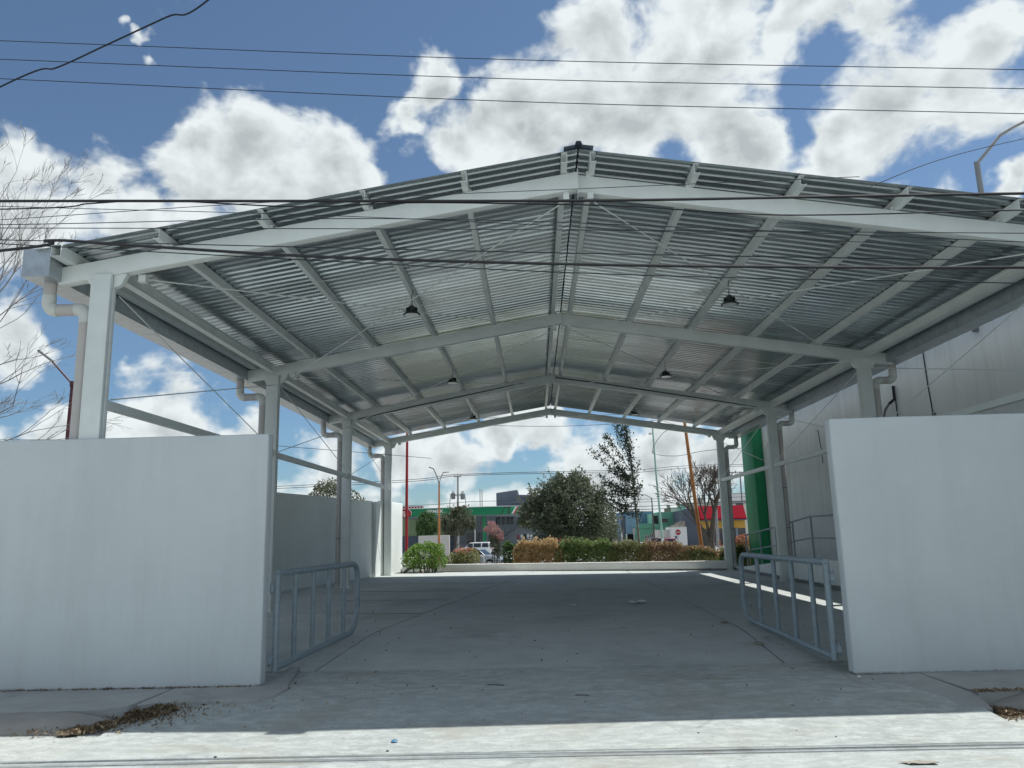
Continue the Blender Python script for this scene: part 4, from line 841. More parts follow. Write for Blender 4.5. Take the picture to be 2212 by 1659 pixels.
o = g_.build('tree_guard', M['black'], smooth=True); tag(o, 'black wire cage around the foot of the pink flowering tree', 'tree guard')
# tree and plants beyond the left side wall
tree('street_tree', (-10.5, 40, -1.4), 3.6, 0.14, [(-10.4, 40, 3.2, 1.5, 1.2, 1.0), (-11.4, 40, 3.2, .8, .8, .5), (-9.2, 40, 3.0, .7, .8, .7), (-10.6, 40, 4.0, .8, .8, .5)], 4600, 0.075, 'lf_grey', 'bark', 'bushy tree top showing above the side wall behind a left column', lump=0.42, freq=1.6)
# bare trees
random.seed(21)
t = empty('bare_tree', (9.6, 44, -1.4), 'leafless dark tree with a forked trunk in front of the grey shop', 'tree'); brs = []
brs.append(([Vector((9.62, 44, -1.45)), Vector((9.6, 44, -0.4)), Vector((9.57, 44, 0.7))], [0.30, 0.25, 0.23]))
for (d, l, r) in (((-.55, 0, 1), 1.5, .13), ((.28, .1, 1), 1.7, .19), ((-.12, .3, 1), 1.6, .11)):
    o_, _ = grow((9.57, 44, 0.65), d, l, r, 0, 0, 0.3, seg=3, wander=0.05); brs += o_; e = o_[0][0][-1]
    for _k in range(5):
        o2, _ = grow(e, (d[0]*0.8+random.uniform(-.5, .45), random.uniform(-.5, .5), 1.0), 1.15, r*0.42, 4, 0.42, 0.35, (2, 4), 0.70, 4, 0.10, mn=0.010); brs += o2
for (tx, tz) in ((8.0, 3.4), (8.1, 2.3)): o2, _ = grow((9.2, 44, 1.35), (tx-9.2, 0, tz-1.35), 1.6, .05, 2, 0.3, 0.1, (2, 2), 0.6, 4, 0.08, mn=0.007); brs += o2
branch_obj('trunk', brs, M['bark'], t)
random.seed(5)
t = empty('bare_tree', (-11.7, 14.2, -0.3), 'leafless tree reaching in from the left edge beyond the front wall', 'tree'); brs = []
brs.append(([Vector((-11.7, 14.2, -0.3)), Vector((-11.55, 14.2, 1.6)), Vector((-11.35, 14.2, 3.2)), Vector((-11.1, 14.2, 4.8)), Vector((-10.75, 14.2, 6.6)), Vector((-10.5, 14.2, 8.2))], [.13, .11, .085, .06, .035, .012]))
tx_ = lambda z: np.interp(z, [-.3, 1.6, 3.2, 4.8, 6.6, 8.2], [-11.7, -11.55, -11.35, -11.1, -10.75, -10.5])
for (z, tx, tz, r, dp) in ((5.4, -9.0, 8.4, .020, 4), (5.8, -9.3, 9.0, .020, 4), (4.8, -8.9, 7.7, .018, 4), (6.4, -9.6, 9.2, .016, 4), (6.0, -8.9, 8.8, .016, 4), (4.6, -8.7, 6.7, .016, 4), (2.6, -8.9, 2.75, .016, 3), (2.9, -8.4, 3.5, .018, 3), (3.1, -8.2, 4.1, .017, 3), (3.4, -8.3, 4.7, .019, 3), (3.0, -8.9, 3.3, .014, 3), (3.8, -9.0, 4.4, .015, 3), (4.0, -8.9, 5.6, .017, 3), (4.3, -9.2, 6.2, .018, 3), (4.5, -9.3, 7.6, .022, 3), (5.0, -9.3, 8.0, .020, 3), (5.2, -9.0, 7.2, .016, 3), (5.6, -9.9, 8.6, .018, 3), (3.6, -9.3, 3.9, .013, 3), (5.0, -12.5, 7.5, .03, 2)):
    x0 = tx_(z); d = Vector((tx-x0, random.uniform(-.4, .4), tz-z))
    o2, _ = grow((x0, 14.2, z), d, d.length*0.55, r, dp, 0.30, 0.18, (2, 4), 0.55, 6, 0.085, mn=0.0028); brs += o2
branch_obj('trunk', brs, M['barkl'], t, 6)

# ------------------------------------------------------------------ poles, lamps, wires
def single(name, mb, m, label, cat, group=None, **kw):
    o = mb.build(name, m, **({'smooth': True} | kw)); tag(o, label, cat, group); return o
single('steel_pole', MB().tube([(-6.61, 40, -1.4), (-6.6, 40, 3), (-6.56, 40, 9.0)], [0.085, 0.075, 0.055], 14), M['red'], 'tall red pole rising behind the bright green bush', 'pole')
single('steel_pole', MB().tube([(7.07, 34, -0.4), (6.76, 34, 4.0), (6.50, 34, 8.0)], [0.085, 0.075, 0.062], 14), M['orange'], 'tall orange pole leaning left behind the low wall', 'pole')
gp = empty('camera_pole', (8.0, 50, -1.4), 'tall mint green pole with white foot and small camera near its top', 'pole')
MB().tube([(7.88, 50, 0.9), (7.72, 50, 5.0), (7.66, 50, 8.4)], [0.075, 0.055, 0.045], 12).build('shaft', M['mint'], gp, smooth=True)
MB().tube([(8.0, 50, -1.4), (7.88, 50, 0.9)], [0.085, 0.078], 12).build('white_foot', M['white'], gp, smooth=True)
MB().box(7.40, 7.58, 49.9, 50.1, 7.48, 7.60).beam((7.5, 50, 7.55), (7.68, 50, 7.55), .04, .04).box(7.55, 7.65, 49.9, 50.1, 6.25, 6.45).build('camera', M['white'], gp)
tw = empty('street_lamp', (-7.2, 58, -1.4), 'orange lamp post with two arms and flat lamp heads', 'street lamp')
MB().tube([(-7.2, 58, -1.4), (-7.17, 58, 1.5), (-7.14, 58, 5.2)], [0.10, 0.085, 0.06], 12).build('post', M['orange'], tw, smooth=True)
MB().tube([(-7.14, 58, 5.15), (-7.3, 58, 5.75), (-7.55, 58, 6.3)], 0.04, 8).build('arm', M['grey'], tw, smooth=True)
MB().tube([(-7.14, 58, 5.15), (-7.05, 58, 5.6), (-6.82, 58, 6.05)], 0.03, 8).build('arm', M['grey'], tw, smooth=True)
for (a, b) in (((-7.52, 58, 6.30), (-7.90, 57.9, 6.46)), ((-6.86, 58, 6.02), (-6.42, 58.1, 6.06))): MB().beam(a, b, 0.26, 0.05).build('lamp_head', M['grey'], tw, bevel=0.01, seg=1)
rl = empty('street_lamp', (11.0, 18, -0.3), 'grey street lamp with bent arm rising above the right roof edge', 'street lamp')
MB().tube([(11.1, 18, -0.3), (11.02, 18, 10.13)], [0.09, 0.062], 12).build('post', M['grey'], rl, smooth=True)
MB().tube([(11.02, 18, 10.08), (11.68, 18, 10.81), (12.05, 18, 11.03), (12.9, 18, 11.42)], 0.04, 10).build('arm', M['grey'], rl, smooth=True)
MB().beam((12.7, 18, 11.32), (13.3, 18, 11.52), 0.28, 0.09).build('lamp_head', M['grey'], rl, bevel=0.02, seg=1)
ll = empty('street_lamp', (-14.7, 24, -0.3), 'dark maroon lamp post with slanting arm beyond the left front wall', 'street lamp')
MB().tube([(-14.8, 24, -0.3), (-14.72, 24, 6.6)], [0.065, 0.05], 10).build('post', M['maroon'], ll, smooth=True)
MB().tube([(-14.72, 24, 6.5), (-15.5, 24, 7.33)], 0.030, 8).build('arm', M['maroon'], ll, smooth=True)
MB().beam((-15.42, 24, 7.27), (-15.86, 23.9, 7.62), 0.22, 0.07).build('lamp_head', M['grey'], ll, bevel=0.015, seg=1)
MB().lathe([(0.07, -.09), (0.08, 0), (0.07, .09)], (-14.72, 24, 6.5), 10).build('collar', M['maroon'], ll)
for (px, py, pz, ax, az, lab) in ((14.7, 100, 5.4, 13.25, 5.88, 'brown street lamp with a thin arm in front of the green house'), (14.05, 130, 4.65, 13.1, 5.0, 'small thin street lamp at the left end of the blue house')):
    t = empty('street_lamp', (px, py, -1.4), lab, 'street lamp')
    MB().tube([(px+.1, py, -1.4), (px, py, pz)], [0.10, 0.07], 8).build('post', M['bark'], t, smooth=True)
    MB().tube([(px, py, pz-.02), ((px+ax)/2, py, (pz+az)/2+.15), (ax, py, az)], 0.05, 8).build('arm', M['grey'], t, smooth=True)
    MB().beam((ax+.1, py, az), (ax-.35, py, az+.02), 0.2, 0.08).build('lamp_head', M['grey'], t)
def transformer(x, y, z, r, h, name, parent):
    o = MB().lathe([(r*.9, 0), (r, .03), (r, h-.05), (r*.8, h)], (x, y, z), 14).build(name, M['grey'], parent, smooth=True)
    for dx in (-.12, 0, .12): MB().lathe([(0.03, 0), (0.045, .08), (0.03, .16), (.045, .22), (.02, .3)], (x+dx, y, z+h), 8).build('bushing', M['conc'], o, smooth=True)
up = empty('utility_pole', (-9.4, 95, -1.4), 'concrete utility pole with two transformers behind the fuel station canopy', 'utility pole')
MB().tube([(-9.5, 95, -1.4), (-9.4, 95, 8.4)], [0.17, 0.10], 10).build('post', M['conc'], up, smooth=True)
transformer(-10.0, 95, 5.65, 0.26, 0.72, 'transformer', up); transformer(-8.85, 95, 5.6, 0.26, 0.72, 'transformer', up)
MB().box(-10.2, -8.7, 94.95, 95.05, 6.08, 6.2).build('crossarm', M['grey'], up); MB().box(-9.85, -9.0, 94.95, 95.05, 8.3, 8.38).build('crossarm', M['grey'], up)
MB().tube([(-10.28, 95, 6.3), (-10.4, 95, 5.4), (-10.45, 95, 4.5)], 0.04, 6).build('cable_drop', M['grey'], up, smooth=True)
MB().tube([(-8.6, 95, 6.3), (-8.5, 95, 5.4), (-8.45, 95, 4.5)], 0.04, 6).build('cable_drop', M['grey'], up, smooth=True)
for dx in (-.4, -.02, .3): MB().lathe([(.03, 0), (.05, .05), (.03, .1), (.05, .15), (.02, .26)], (-9.4+dx, 95, 8.38), 8).build('insulator', M['conc'], up)
u2 = empty('utility_pole', (27.3, 120, -1.4), 'concrete utility pole with one transformer seen through the bare tree', 'utility pole')
MB().tube([(27.1, 120, -1.4), (27.45, 120, 10.9)], [0.22, 0.14], 10).build('post', M['conc'], u2, smooth=True)
transformer(26.55, 120, 6.9, 0.36, 1.0, 'transformer', u2); MB().box(26.4, 28.5, 119.9, 120, 8.0, 8.12).build('crossarm', M['grey'], u2); MB().box(27.2, 28.3, 119.9, 120, 9.4, 9.52).build('crossarm', M['grey'], u2)
u3 = empty('utility_pole', (38.9, 150, -1.4), 'grey utility pole with a top crossarm behind the red awning shop', 'utility pole')
MB().tube([(38.9, 150, -1.4), (39.1, 150, 11.9)], [0.2, 0.13], 10).build('post', M['grey'], u3, smooth=True); MB().box(36.9, 40.5, 149.9, 150, 11.7, 11.85).build('crossarm', M['grey'], u3)
for x, z, lab in ((-8.15, 7.95, 'left of two thin bare masts above the fuel station canopy'), (-7.85, 7.85, 'right of two thin bare masts above the fuel station canopy')):
    single('thin_mast', MB().tube([(x, 115, -1.4), (x, 115, z)], 0.06, 8), M['grey'], lab, 'mast')
def wire(pts, r, label, m='wire', group=None, n=5, name='overhead_wire', sub=10, cat='wire'):
    P = [Vector(p) for p in pts]; out = []
    for i in range(len(P)-1):      # Catmull-Rom through the points
        p0, p1, p2, p3 = P[max(i-1, 0)], P[i], P[i+1], P[min(i+2, len(P)-1)]
        for k in range(sub):
            t = k/sub; out.append(0.5*((2*p1)+(p2-p0)*t+(2*p0-5*p1+4*p2-p3)*t*t+(3*p1-p0-3*p2+p3)*t**3))
    out.append(P[-1]); return single(name, MB().tube(out, r, n), M[m], label, cat, group)
gW = 'thin overhead wires'
sc_ = lambda p, Y: (p[0]*Y/8.3, Y, 1.5+(p[1]-1.5)*Y/8.3)
for i, (a, b, c) in enumerate((((-6.34, 7.52), (-0.13, 6.99), (5.77, 6.60)), ((-6.32, 7.27), (-0.13, 6.74), (5.74, 6.36)), ((-6.29, 7.01), (-0.14, 6.45), (5.69, 6.05)))):
    Y = 11.0; A_, B_, C_ = sc_(a, Y), sc_(b, Y), sc_(c, Y); e0 = tuple(Vector(A_)*1.0+(Vector(A_)-Vector(B_))*1.2); e1 = tuple(Vector(C_)+(Vector(C_)-Vector(B_))*1.2)
    wire([e0, A_, B_, C_, e1], 0.0065, ('highest', 'middle', 'lowest')[i]+' of the three thin parallel wires crossing the upper sky', group=gW)
wire([(-11, 9.5, 5.6), sc_((-6.28, 6.90), 9.0), sc_((-5.6, 7.13), 8.8), sc_((-5.05, 7.39), 8.6), sc_((-4.3, 7.75), 8.4), sc_((-3.78, 7.98), 8.3), (-1.5, 7.6, 9.4)], 0.011, 'twisted drop cable climbing across the top left corner of the sky', name='drop_cable', cat='cable')
wire([(-13, 8.2, 5.62), (-6.13, 8.25, 5.41), (-2.86, 8.2, 5.265), (0.59, 8.2, 5.14), (3.0, 8.2, 5.09), (5.5, 8.2, 5.04), (12, 8.2, 4.9)], 0.017, 'thick black cable crossing just below the roof ridge', 'black', name='overhead_cable', cat='cable', n=8)
wire([(-13, 8.22, 5.45), (-6.13, 8.23, 5.30), (-5.0, 8.23, 5.33), (-4.2, 8.23, 5.335), (-2.6, 8.23, 5.20), (-1.3, 8.23, 5.20), (0.3, 8.23, 5.12), (1.2, 8.23, 5.06), (2.4, 8.23, 4.93), (3.4, 8.23, 4.88), (5.5, 8.23, 4.86), (12, 8.23, 4.8)], 0.0085, 'wavy black cable loosely following the thick one', 'black', name='overhead_cable', cat='cable', n=6)
wire([(-12, 7.9, 4.3), (-5.8, 7.9, 4.66), (-5.25, 7.9, 4.76), (-4.4, 7.9, 4.68), (-2.2, 7.9, 4.465), (0.55, 7.9, 4.285), (3.0, 7.9, 4.17), (5.2, 7.9, 4.09), (12, 7.9, 3.9)], 0.017, 'thick black cable sagging across the roof from the left gutter end', 'black', name='overhead_cable', cat='cable', n=8)
for i, (a, b, c, r, lab) in enumerate((((-6.0, 4.95), (0.5, 4.56), (5.4, 4.30), .006, 'thin wire just above the sagging thick cable'), ((-6.0, 4.90), (0.5, 4.33), (5.4, 4.04), .006, 'thin wire just below the sagging thick cable'), ((-6.1, 5.14), (-1, 5.02), (5.4, 4.52), .005, 'thin wire crossing the left sky between the two thick cables'),
                                       ((-6.1, 5.10), (-1, 4.90), (5.4, 4.62), .005, 'lower thin wire in the left sky between the two thick cables'), ((-6.1, 5.2), (-2.9, 5.30), (0.8, 5.33), .004, 'thin wire slanting up to the thick cable near the ridge'), ((-6.0, 5.36), (-1.5, 5.05), (4.0, 4.55), .004, 'thin wire slanting down from the left edge across the front rafter'))):
    Y = 8.05; A_, B_, C_ = sc_(a, Y), sc_(b, Y), sc_(c, Y); e0 = tuple(Vector(A_)+(Vector(A_)-Vector(B_))*1.0); e1 = tuple(Vector(C_)+(Vector(C_)-Vector(B_))*0.8)
    wire([e0, A_, B_, C_, e1], r, lab, group=gW)
wire([(4.2, 9.0, 5.55), (7.5, 12, 7.5), (13, 13, 8.9)], 0.006, 'thin wire rising past the street lamp above the right roof edge', group=gW)
wire([(-60, 95, 7.2), (-18, 95, 8.05), (-9.4, 95, 8.62), (6, 105, 9.4), (15, 120, 10.45), (27.4, 120, 10.95), (60, 130, 11)], 0.035, 'upper distant power line running pole to pole', group='distant power lines')
wire([(-60, 95, 6.9), (-18, 95.5, 7.85), (-9.0, 95.5, 8.50), (6, 105.5, 9.2), (15, 120.5, 10.1), (28.3, 120.5, 10.7), (60, 130, 10.7)], 0.035, 'second distant power line just under the upper one', group='distant power lines')
for z0, z1, lab in ((6.0, 6.4, 'first low distant wire above the houses'), (5.6, 5.9, 'second low distant wire above the houses'), (4.95, 5.3, 'third low distant wire above the houses'), (4.5, 5.0, 'fourth low distant wire above the houses, darkest')):
    wire([(10.5, 118, z0-0.1), (20, 118, z0), (30, 118, z1), (60, 118, z1+.4)], 0.03 if z0 > 5 else 0.045, lab, group='distant power lines')
wire([(-60, 100, 4.7), (-18, 100, 5.15), (-8, 100, 5.5), (-2, 100, 5.45)], 0.03, 'low distant wire just above the fuel station canopy', group='distant power lines')
wire([(6.64, 34, 5.9), (7.0, 42, 6.6), (7.6, 50, 6.35), (8.3, 46, 5.7), (9.5, 42, 5.6), (14, 44, 5.9), (22, 50, 6.6)], 0.014, 'slack looping cable between the orange and mint poles', name='slack_cable', cat='cable')
wire([(-4.0, 34, 6.3), (1.0, 34, 6.05), (5.5, 34, 6.2), (6.6, 34, 6.6)], 0.010, 'thin wire just under the rear gable of the canopy', group=gW)
wire([(-24, 26, 5.2), (-12, 26, 4.85), (-8, 26, 4.5), (-4, 30, 4.4)], 0.009, 'thin wire low behind the left columns', group=gW)

# ------------------------------------------------------------------ fuel station
fs_ = empty('fuel_station_canopy', (-9.7, 106, -1.4), 'green fascia fuel station canopy on grey posts with PEMEX lettering', 'canopy')
MB().prism([(-19.5, 106.5), (-10.0, 105.0), (-4.2, 104.6), (-1.3, 106.0), (-1.3, 116), (-19.5, 117)], 'z', 3.92, 4.95).build('fascia', M['fascia'], fs_, bevel=0.03, seg=1)
MB().prism([(-19.6, 106.4), (-10.0, 104.9), (-4.1, 104.5), (-1.2, 105.95), (-1.2, 116.1), (-19.6, 117.1)], 'z', 4.952, 5.03).build('trim', M['white'], fs_)
MB().prism([(-19.3, 106.7), (-10.0, 105.2), (-4.3, 104.8), (-1.5, 106.2), (-1.5, 115.8), (-19.3, 116.8)], 'z', 3.80, 3.918).build('soffit', M['bgrey2'], fs_)
sl_ = MB(); yb_ = lambda x: np.interp(x, [-19.5, -10, -4.2, -1.3], [106.5, 105.0, 104.6, 106.0])-0.035
def fpanel(pts, m, nm, off=0.0):
    n = len(pts); mb = MB().add([(x, yb_(x)-off, z) for x, z in pts]+[(x, yb_(x)-off+0.05, z) for x, z in pts], [tuple(range(n)), tuple(range(2*n-1, n-1, -1))]+[(i, i+n, (i+1) % n+n, (i+1) % n) for i in range(n)])
    return mb.build(nm, M[m], fs_)
fpanel([(-4.18, 4.94), (-3.35, 4.94), (-3.55, 4.35), (-3.5, 3.95), (-4.75, 3.95), (-4.45, 4.3)], 'fasciad', 'dark_swoosh')
fpanel([(-2.75, 4.9), (-2.45, 4.9), (-3.0, 3.96), (-3.3, 3.96)], 'white', 'slanted_stripe'); fpanel([(-2.45, 4.9), (-2.25, 4.9), (-2.8, 3.96), (-3.0, 3.96)], 'red', 'slanted_stripe')
for i in range(6): x = -2.62-0.1*i; z = 4.75-i*0.145; fpanel([(x, z), (x+.2, z+.02), (x+.18, z-.04), (x-.02, z-.06)], 'lettering_r', 'stripe_mark', 0.01)
for i, (x, w) in enumerate(((-2.1, .28), (-1.78, .30))): fpanel([(x, 4.62), (x+w, 4.62), (x+w-.04, 4.40), (x-.04, 4.40)], 'white', 'white_mark')
fpanel([(-2.15, 4.33), (-1.5, 4.33), (-1.53, 4.22), (-2.18, 4.22)], 'white', 'white_mark')
def text(s, size, loc, rot, m, parent, nm='lettering', ext=0.02, sx=1.0):
    cu = bpy.data.curves.new('txt', 'FONT'); cu.body = s; cu.size = size; cu.extrude = ext; cu.align_x = 'CENTER'; cu.align_y = 'CENTER'; cu.space_character = 1.05; cu.offset = size*0.02
    to = bpy.data.objects.new('txt', cu); COL.objects.link(to); bpy.context.view_layer.update()
    me = bpy.data.meshes.new_from_object(to.evaluated_get(bpy.context.evaluated_depsgraph_get())); bpy.data.objects.remove(to); me.materials.clear(); me.materials.append(M[m])
    me.transform(Matrix.Translation(loc) @ Matrix.Rotation(rot[2], 4, 'Z') @ Matrix.Rotation(math.pi/2, 4, 'X') @ Matrix.Diagonal((sx, 1, 1, 1)))
    return link(nm, me, parent)
text('PEMEX', 0.62, (-13.55, yb_(-13.55)-0.02, 4.52), (0, 0, -math.atan2(1.5, 9.5)), 'white', fs_, sx=1.15)
MB().box(-13.9, -12.3, 105.38, 105.44, 4.14, 4.17).build('underline', M['white'], fs_)
# round red emblem with pale wing stripes at the left end of the fascia
em = [(-19.3, 4.92), (-17.35, 4.92)] + [(-17.35+0.55*math.sin(math.radians(a)), 4.40+0.52*math.cos(math.radians(a))) for a in range(10, 120, 12)] + [(-17.1, 3.92), (-19.3, 3.92)]
fpanel(em, 'red', 'emblem', 0.02)
rim = [(-17.35+0.55*math.sin(math.radians(a)), 4.40+0.52*math.cos(math.radians(a))) for a in range(-20, 130, 12)]; rin = [(x-0.06, z-0.03) for x, z in reversed(rim)]
fpanel(rim+rin, 'white', 'emblem_rim', 0.06)
for i in range(5): z = 4.68-0.11*i; fpanel([(-18.9, z), (-17.55+0.06*i, z), (-17.45+0.05*i, z-.05), (-18.9, z-.05)], 'white', 'emblem_stripe', 0.06)
fpanel([(-17.75, 4.35), (-17.35, 4.42), (-17.28, 4.25), (-17.5, 4.28), (-17.65, 4.0), (-17.95, 3.95)], 'white', 'emblem_stripe', 0.065)
for (x, w, m_) in ((-8.33, .16, 'white'), (-6.6, .16, 'bgrey2'), (-15.2, .3, 'white'), (-12.0, .3, 'white')): MB().box(x-w/2, x+w/2, 107-w/2, 107+w/2, -1.4, 3.80).build('post', M[m_], fs_)
MB().box(-7.25, -6.85, 106.6, 107.0, -1.4, 3.80).build('post', M['green'], fs_); 
st_ = empty('station_shop', (-10, 119, -1.4), 'olive and grey fuel station shop front under the canopy', 'shop')
MB().box(-22, -6.1, 118.2, 126, 1.35, 4.2).build('wall', M['olive'], st_); MB().box(-22.05, -6.05, 118.1, 126.1, -1.4, 1.35).build('base_wall', M['bgrey'], st_)
MB().box(-12.2, -6.0, 117.4, 118.05, -1.4, 3.9).build('front_wall', M['bgrey2'], st_)
for x0, x1, z1 in ((-10.4, -9.4, 1.6), (-9.2, -8.2, 1.6)): MB().box(x0, x1, 117.3, 117.38, -1.35, z1).build('glass_door', M['glass'], st_)
tb = empty('grey_building', (-2.5, 120, -1.4), 'dark blue-grey two storey building with an outside stair beside the fuel station', 'building')
MB().prism([(-5.95, -1.4), (-5.95, 7.45), (-2.72, 7.86), (-2.70, 7.1), (5.0, 6.9), (5.0, -1.4)], 'y', 118.6, 128).build('upper_wall', M['bgrey'], tb, bevel=0.02, seg=1)
MB().box(-5.9, 5, 117.6, 118.55, -1.4, 4.9).build('front_wall', M['bgrey2'], tb)
MB().box(-3.7, 5.05, 117.2, 117.55, 5.9-0.02, 6.1).build('ledge', M['bgrey'], tb)
for x0, x1 in ((-5.72, -5.42), (-5.05, -4.72), (-4.35, -3.98), (-3.75, -3.40)):
    w = MB().box(x0-.05, x1+.05, 117.5, 117.62, 2.72, 4.12).build('window', M['bgrey'], tb); MB().box(x0, x1, 117.47, 117.52, 2.78, 4.06).build('pane', M['glass'], w)
for i in range(13):
    x = -5.4+i*0.27; z = 0.35+i*0.17; MB().box(x, x+0.30, 116.3, 117.4, z, z+0.06).build('step', M['conc'], tb)
MB().tube([(-5.3, 116.25, 1.2), (-1.9, 116.25, 3.3), (0.4, 116.25, 3.3)], 0.03, 6).tube([(-5.3, 116.25, 0.3), (-5.3, 116.25, 1.2)], .03, 6).tube([(-1.9, 116.25, 2.4), (-1.9, 116.25, 3.3)], .03, 6).build('stair_rail', M['bgrey'], tb, smooth=True)
MB().box(-1.9, 1.2, 116.3, 117.55, 2.42, 2.5).build('landing', M['conc'], tb)
for x, z, w, h in ((-2.38, 0.75, .34, .42), (-1.42, .75, .26, .5), (-1.0, .85, .36, .3)): MB().box(x, x+w, 117.55, 117.59, z, z+h).build('poster', M['white'], tb)
MB().box(-2.85, -2.62, 117.50, 117.58, 0.45, 1.15).build('extinguisher_cabinet', M['red'], tb); MB().box(-1.95, -1.55, 117.5, 117.58, 0.2, 1.25).build('door', M['glass'], tb)
ys_ = empty('banner_sign', (-1.5, 105, 2.3), 'yellow hand-lettered banner half hidden by the big tree', 'sign')
MB().box(-2.2, -0.9, 105.0, 105.05, 2.36, 3.32).build('board', M['ysign'], ys_)
MB().tube([(-2.1, 105.05, 3.9), (-2.1, 105.05, 3.3)], .02, 5).build('hanger', M['grey'], ys_); MB().tube([(-1.0, 105.05, 3.9), (-1.0, 105.05, 3.3)], .02, 5).build('hanger', M['grey'], ys_)
text('DESPACHADOR', 0.20, (-1.5, 104.98, 2.88), (0, 0, 0), 'lettering_b', ys_, ext=0.01, sx=.8); text('SOLICITO', 0.2, (-1.55, 104.98, 3.14), (0, 0, 0), 'lettering_b', ys_, ext=0.01, sx=.9); text('899.3773', 0.26, (-1.55, 104.98, 2.52), (0, 0, 0), 'lettering_r', ys_, ext=0.01, sx=.85)
rr = empty('roof_railing', (-18, 124, 5), 'salmon red slatted railing above the left end of the green fascia', 'railing')
MB().box(-24, -16.9, 118, 118.2, 4.2, 5.55).build('panel', M['cream'], rr)
for i in range(9): MB().box(-20.9+i*0.45, -20.7+i*0.45, 117.9, 118.0, 4.9, 5.6).build('slat', M['awn'], rr)
MB().box(-21, -16.9, 117.88, 118.02, 5.6, 5.72).build('top_bar', M['awn'], rr)
wb = MB().box(-9.3, -6.85, 62, 62.25, -1.4, 1.42).build('site_panel', M['cream'], bevel=0.01, seg=1); tag(wb, 'blank cream panel wall behind the bright green bush', 'panel')
# white stair rail going down behind the kerb wall
wr = empty('stair_handrail', (-2.8, 38.5, -1.3), 'white metal stair handrail descending in front of the silver car', 'handrail')
MB().tube([(-2.98, 38, 0.52), (-2.55, 38, 0.40)], .018, 8).build('rail', M['white'], wr, smooth=True); MB().tube([(-3.2, 38, 0.22), (-2.5, 38, -0.06)], .022, 8).build('rail', M['white'], wr, smooth=True)
for x, z in ((-2.95, .5), (-2.55, .4)): MB().tube([(x, 38, -1.4), (x, 38, z)], .018, 8).build('post', M['white'], wr, smooth=True)

# ------------------------------------------------------------------ houses on the right
gb = empty('corner_shop', (29, 135, -1.4), 'dark grey shop with a sloping red awning and yellow band', 'shop')
MB().box(24.2, 34.2, 130.5, 142, -1.45, 4.45).build('wall', M['bgrey'], gb, bevel=0.02, seg=1)
MB().box(24.2, 26.7, 130.2, 130.49, -1.45, 4.62).build('side_wall', M['bgrey'], gb)
MB().prism([(130.45, 5.05), (128.9, 2.98), (128.9, 2.78), (130.45, 2.78)], 'x', 26.72, 34.1).build('awning', M['awn'], gb)
MB().box(26.72, 34.1, 130.1, 130.45, 1.38, 2.6).build('yellow_band', M['yel'], gb); MB().box(26.72, 34.1, 128.92, 130.09, 2.62, 2.77).build('soffit', M['bgrey'], gb)
MB().box(26.9, 33.9, 130.2, 130.44, -1.4, 1.36).build('shop_window', M['glass'], gb)
for x in (29.6, 32.6): pf = MB().box(x-.2, x+.2, 129.9, 130.18, -0.35, 1.37).build('pillar', M['bgrey2'], gb); MB().box(x-.22, x+.22, 129.88, 130.2, -1.42, -0.352).build('foot', M['orange'], pf)
wb2 = empty('white_house', (34, 152, -1.4), 'pale upper storey house behind the red awning shop', 'house')
MB().box(28.5, 41.5, 150, 160, -1.45, 6.3).build('wall', M['cream'], wb2); MB().box(35.8, 41.6, 149.9, 160, 6.3, 7.9).build('parapet', M['white'], wb2)
MB().box(28.4, 41.6, 149.8, 150, 6.1, 6.22).build('ledge', M['conc'], wb2)
w = MB().box(37.7, 39.3, 149.8, 149.98, 4.9, 6.05).build('window', M['white'], wb2); MB().box(37.8, 39.2, 149.75, 149.8, 5.0, 5.95).build('pane', M['glass'], w)
MB().box(31, 32.0, 151, 152, 6.3, 7.2).build('roof_tank', M['conc'], wb2); MB().box(36.6, 37.6, 151, 152, 7.9, 8.9).build('roof_tank', M['bgrey2'], wb2)
lw = empty('low_white_house', (22.8, 129, -1.4), 'low white building with block steps on top behind the stop sign', 'house')
MB().box(21.6, 24.15, 128, 133, -1.45, 1.72).build('wall', M['white'], lw); MB().box(19.8, 21.58, 130, 134, -1.45, 1.35).build('porch', M['cream'], lw)
for i in range(5): MB().box(21.75+i*.42, 24.1, 128.6+i*.1, 131, 1.721+i*.20, 1.721+(i+1)*.20-.004).build('block_step', M['block'], lw)
MB().box(23.0-.8, 23.0-.5, 127.9, 127.98, -0.1, .35).build('meter_box', M['bgrey'], lw)
gr = empty('green_house', (21.5, 142, -1.4), 'mint green two storey house with a recessed balcony', 'house')
MB().box(17.9, 24.3, 139.2, 148, -1.45, 2.05).build('lower_wall', M['bmint'], gr, bevel=0.02, seg=1); MB().box(21.6, 25.9, 140.0, 148, 2.06, 4.45).build('upper_wall', M['bmint'], gr, bevel=0.02, seg=1)
MB().box(17.95, 20.6, 139.0, 139.19, 1.72, 2.5).build('parapet', M['bmint'], gr); MB().box(20.4, 21.58, 140.3, 148, 2.06, 4.2).build('balcony', M['bpmint'], gr); MB().box(20.55, 21.5, 140.2, 140.29, 2.45, 3.85).build('balcony_opening_shade', M['dark'], gr)  # the dark panel paints in the shade of the balcony recess
vn = MB().box(21.95, 23.2, 139.9, 139.98, 2.62, 3.30).build('vent_panel', M['block'], gr)
for i in range(4):
    for j in range(2): MB().box(22.03+i*.29, 22.25+i*.29, 139.86, 139.9, 2.70+j*.3, 2.92+j*.3).build('vent_hole_shade', M['dark'], vn)  # near-black plates painted in for the shade of the holes
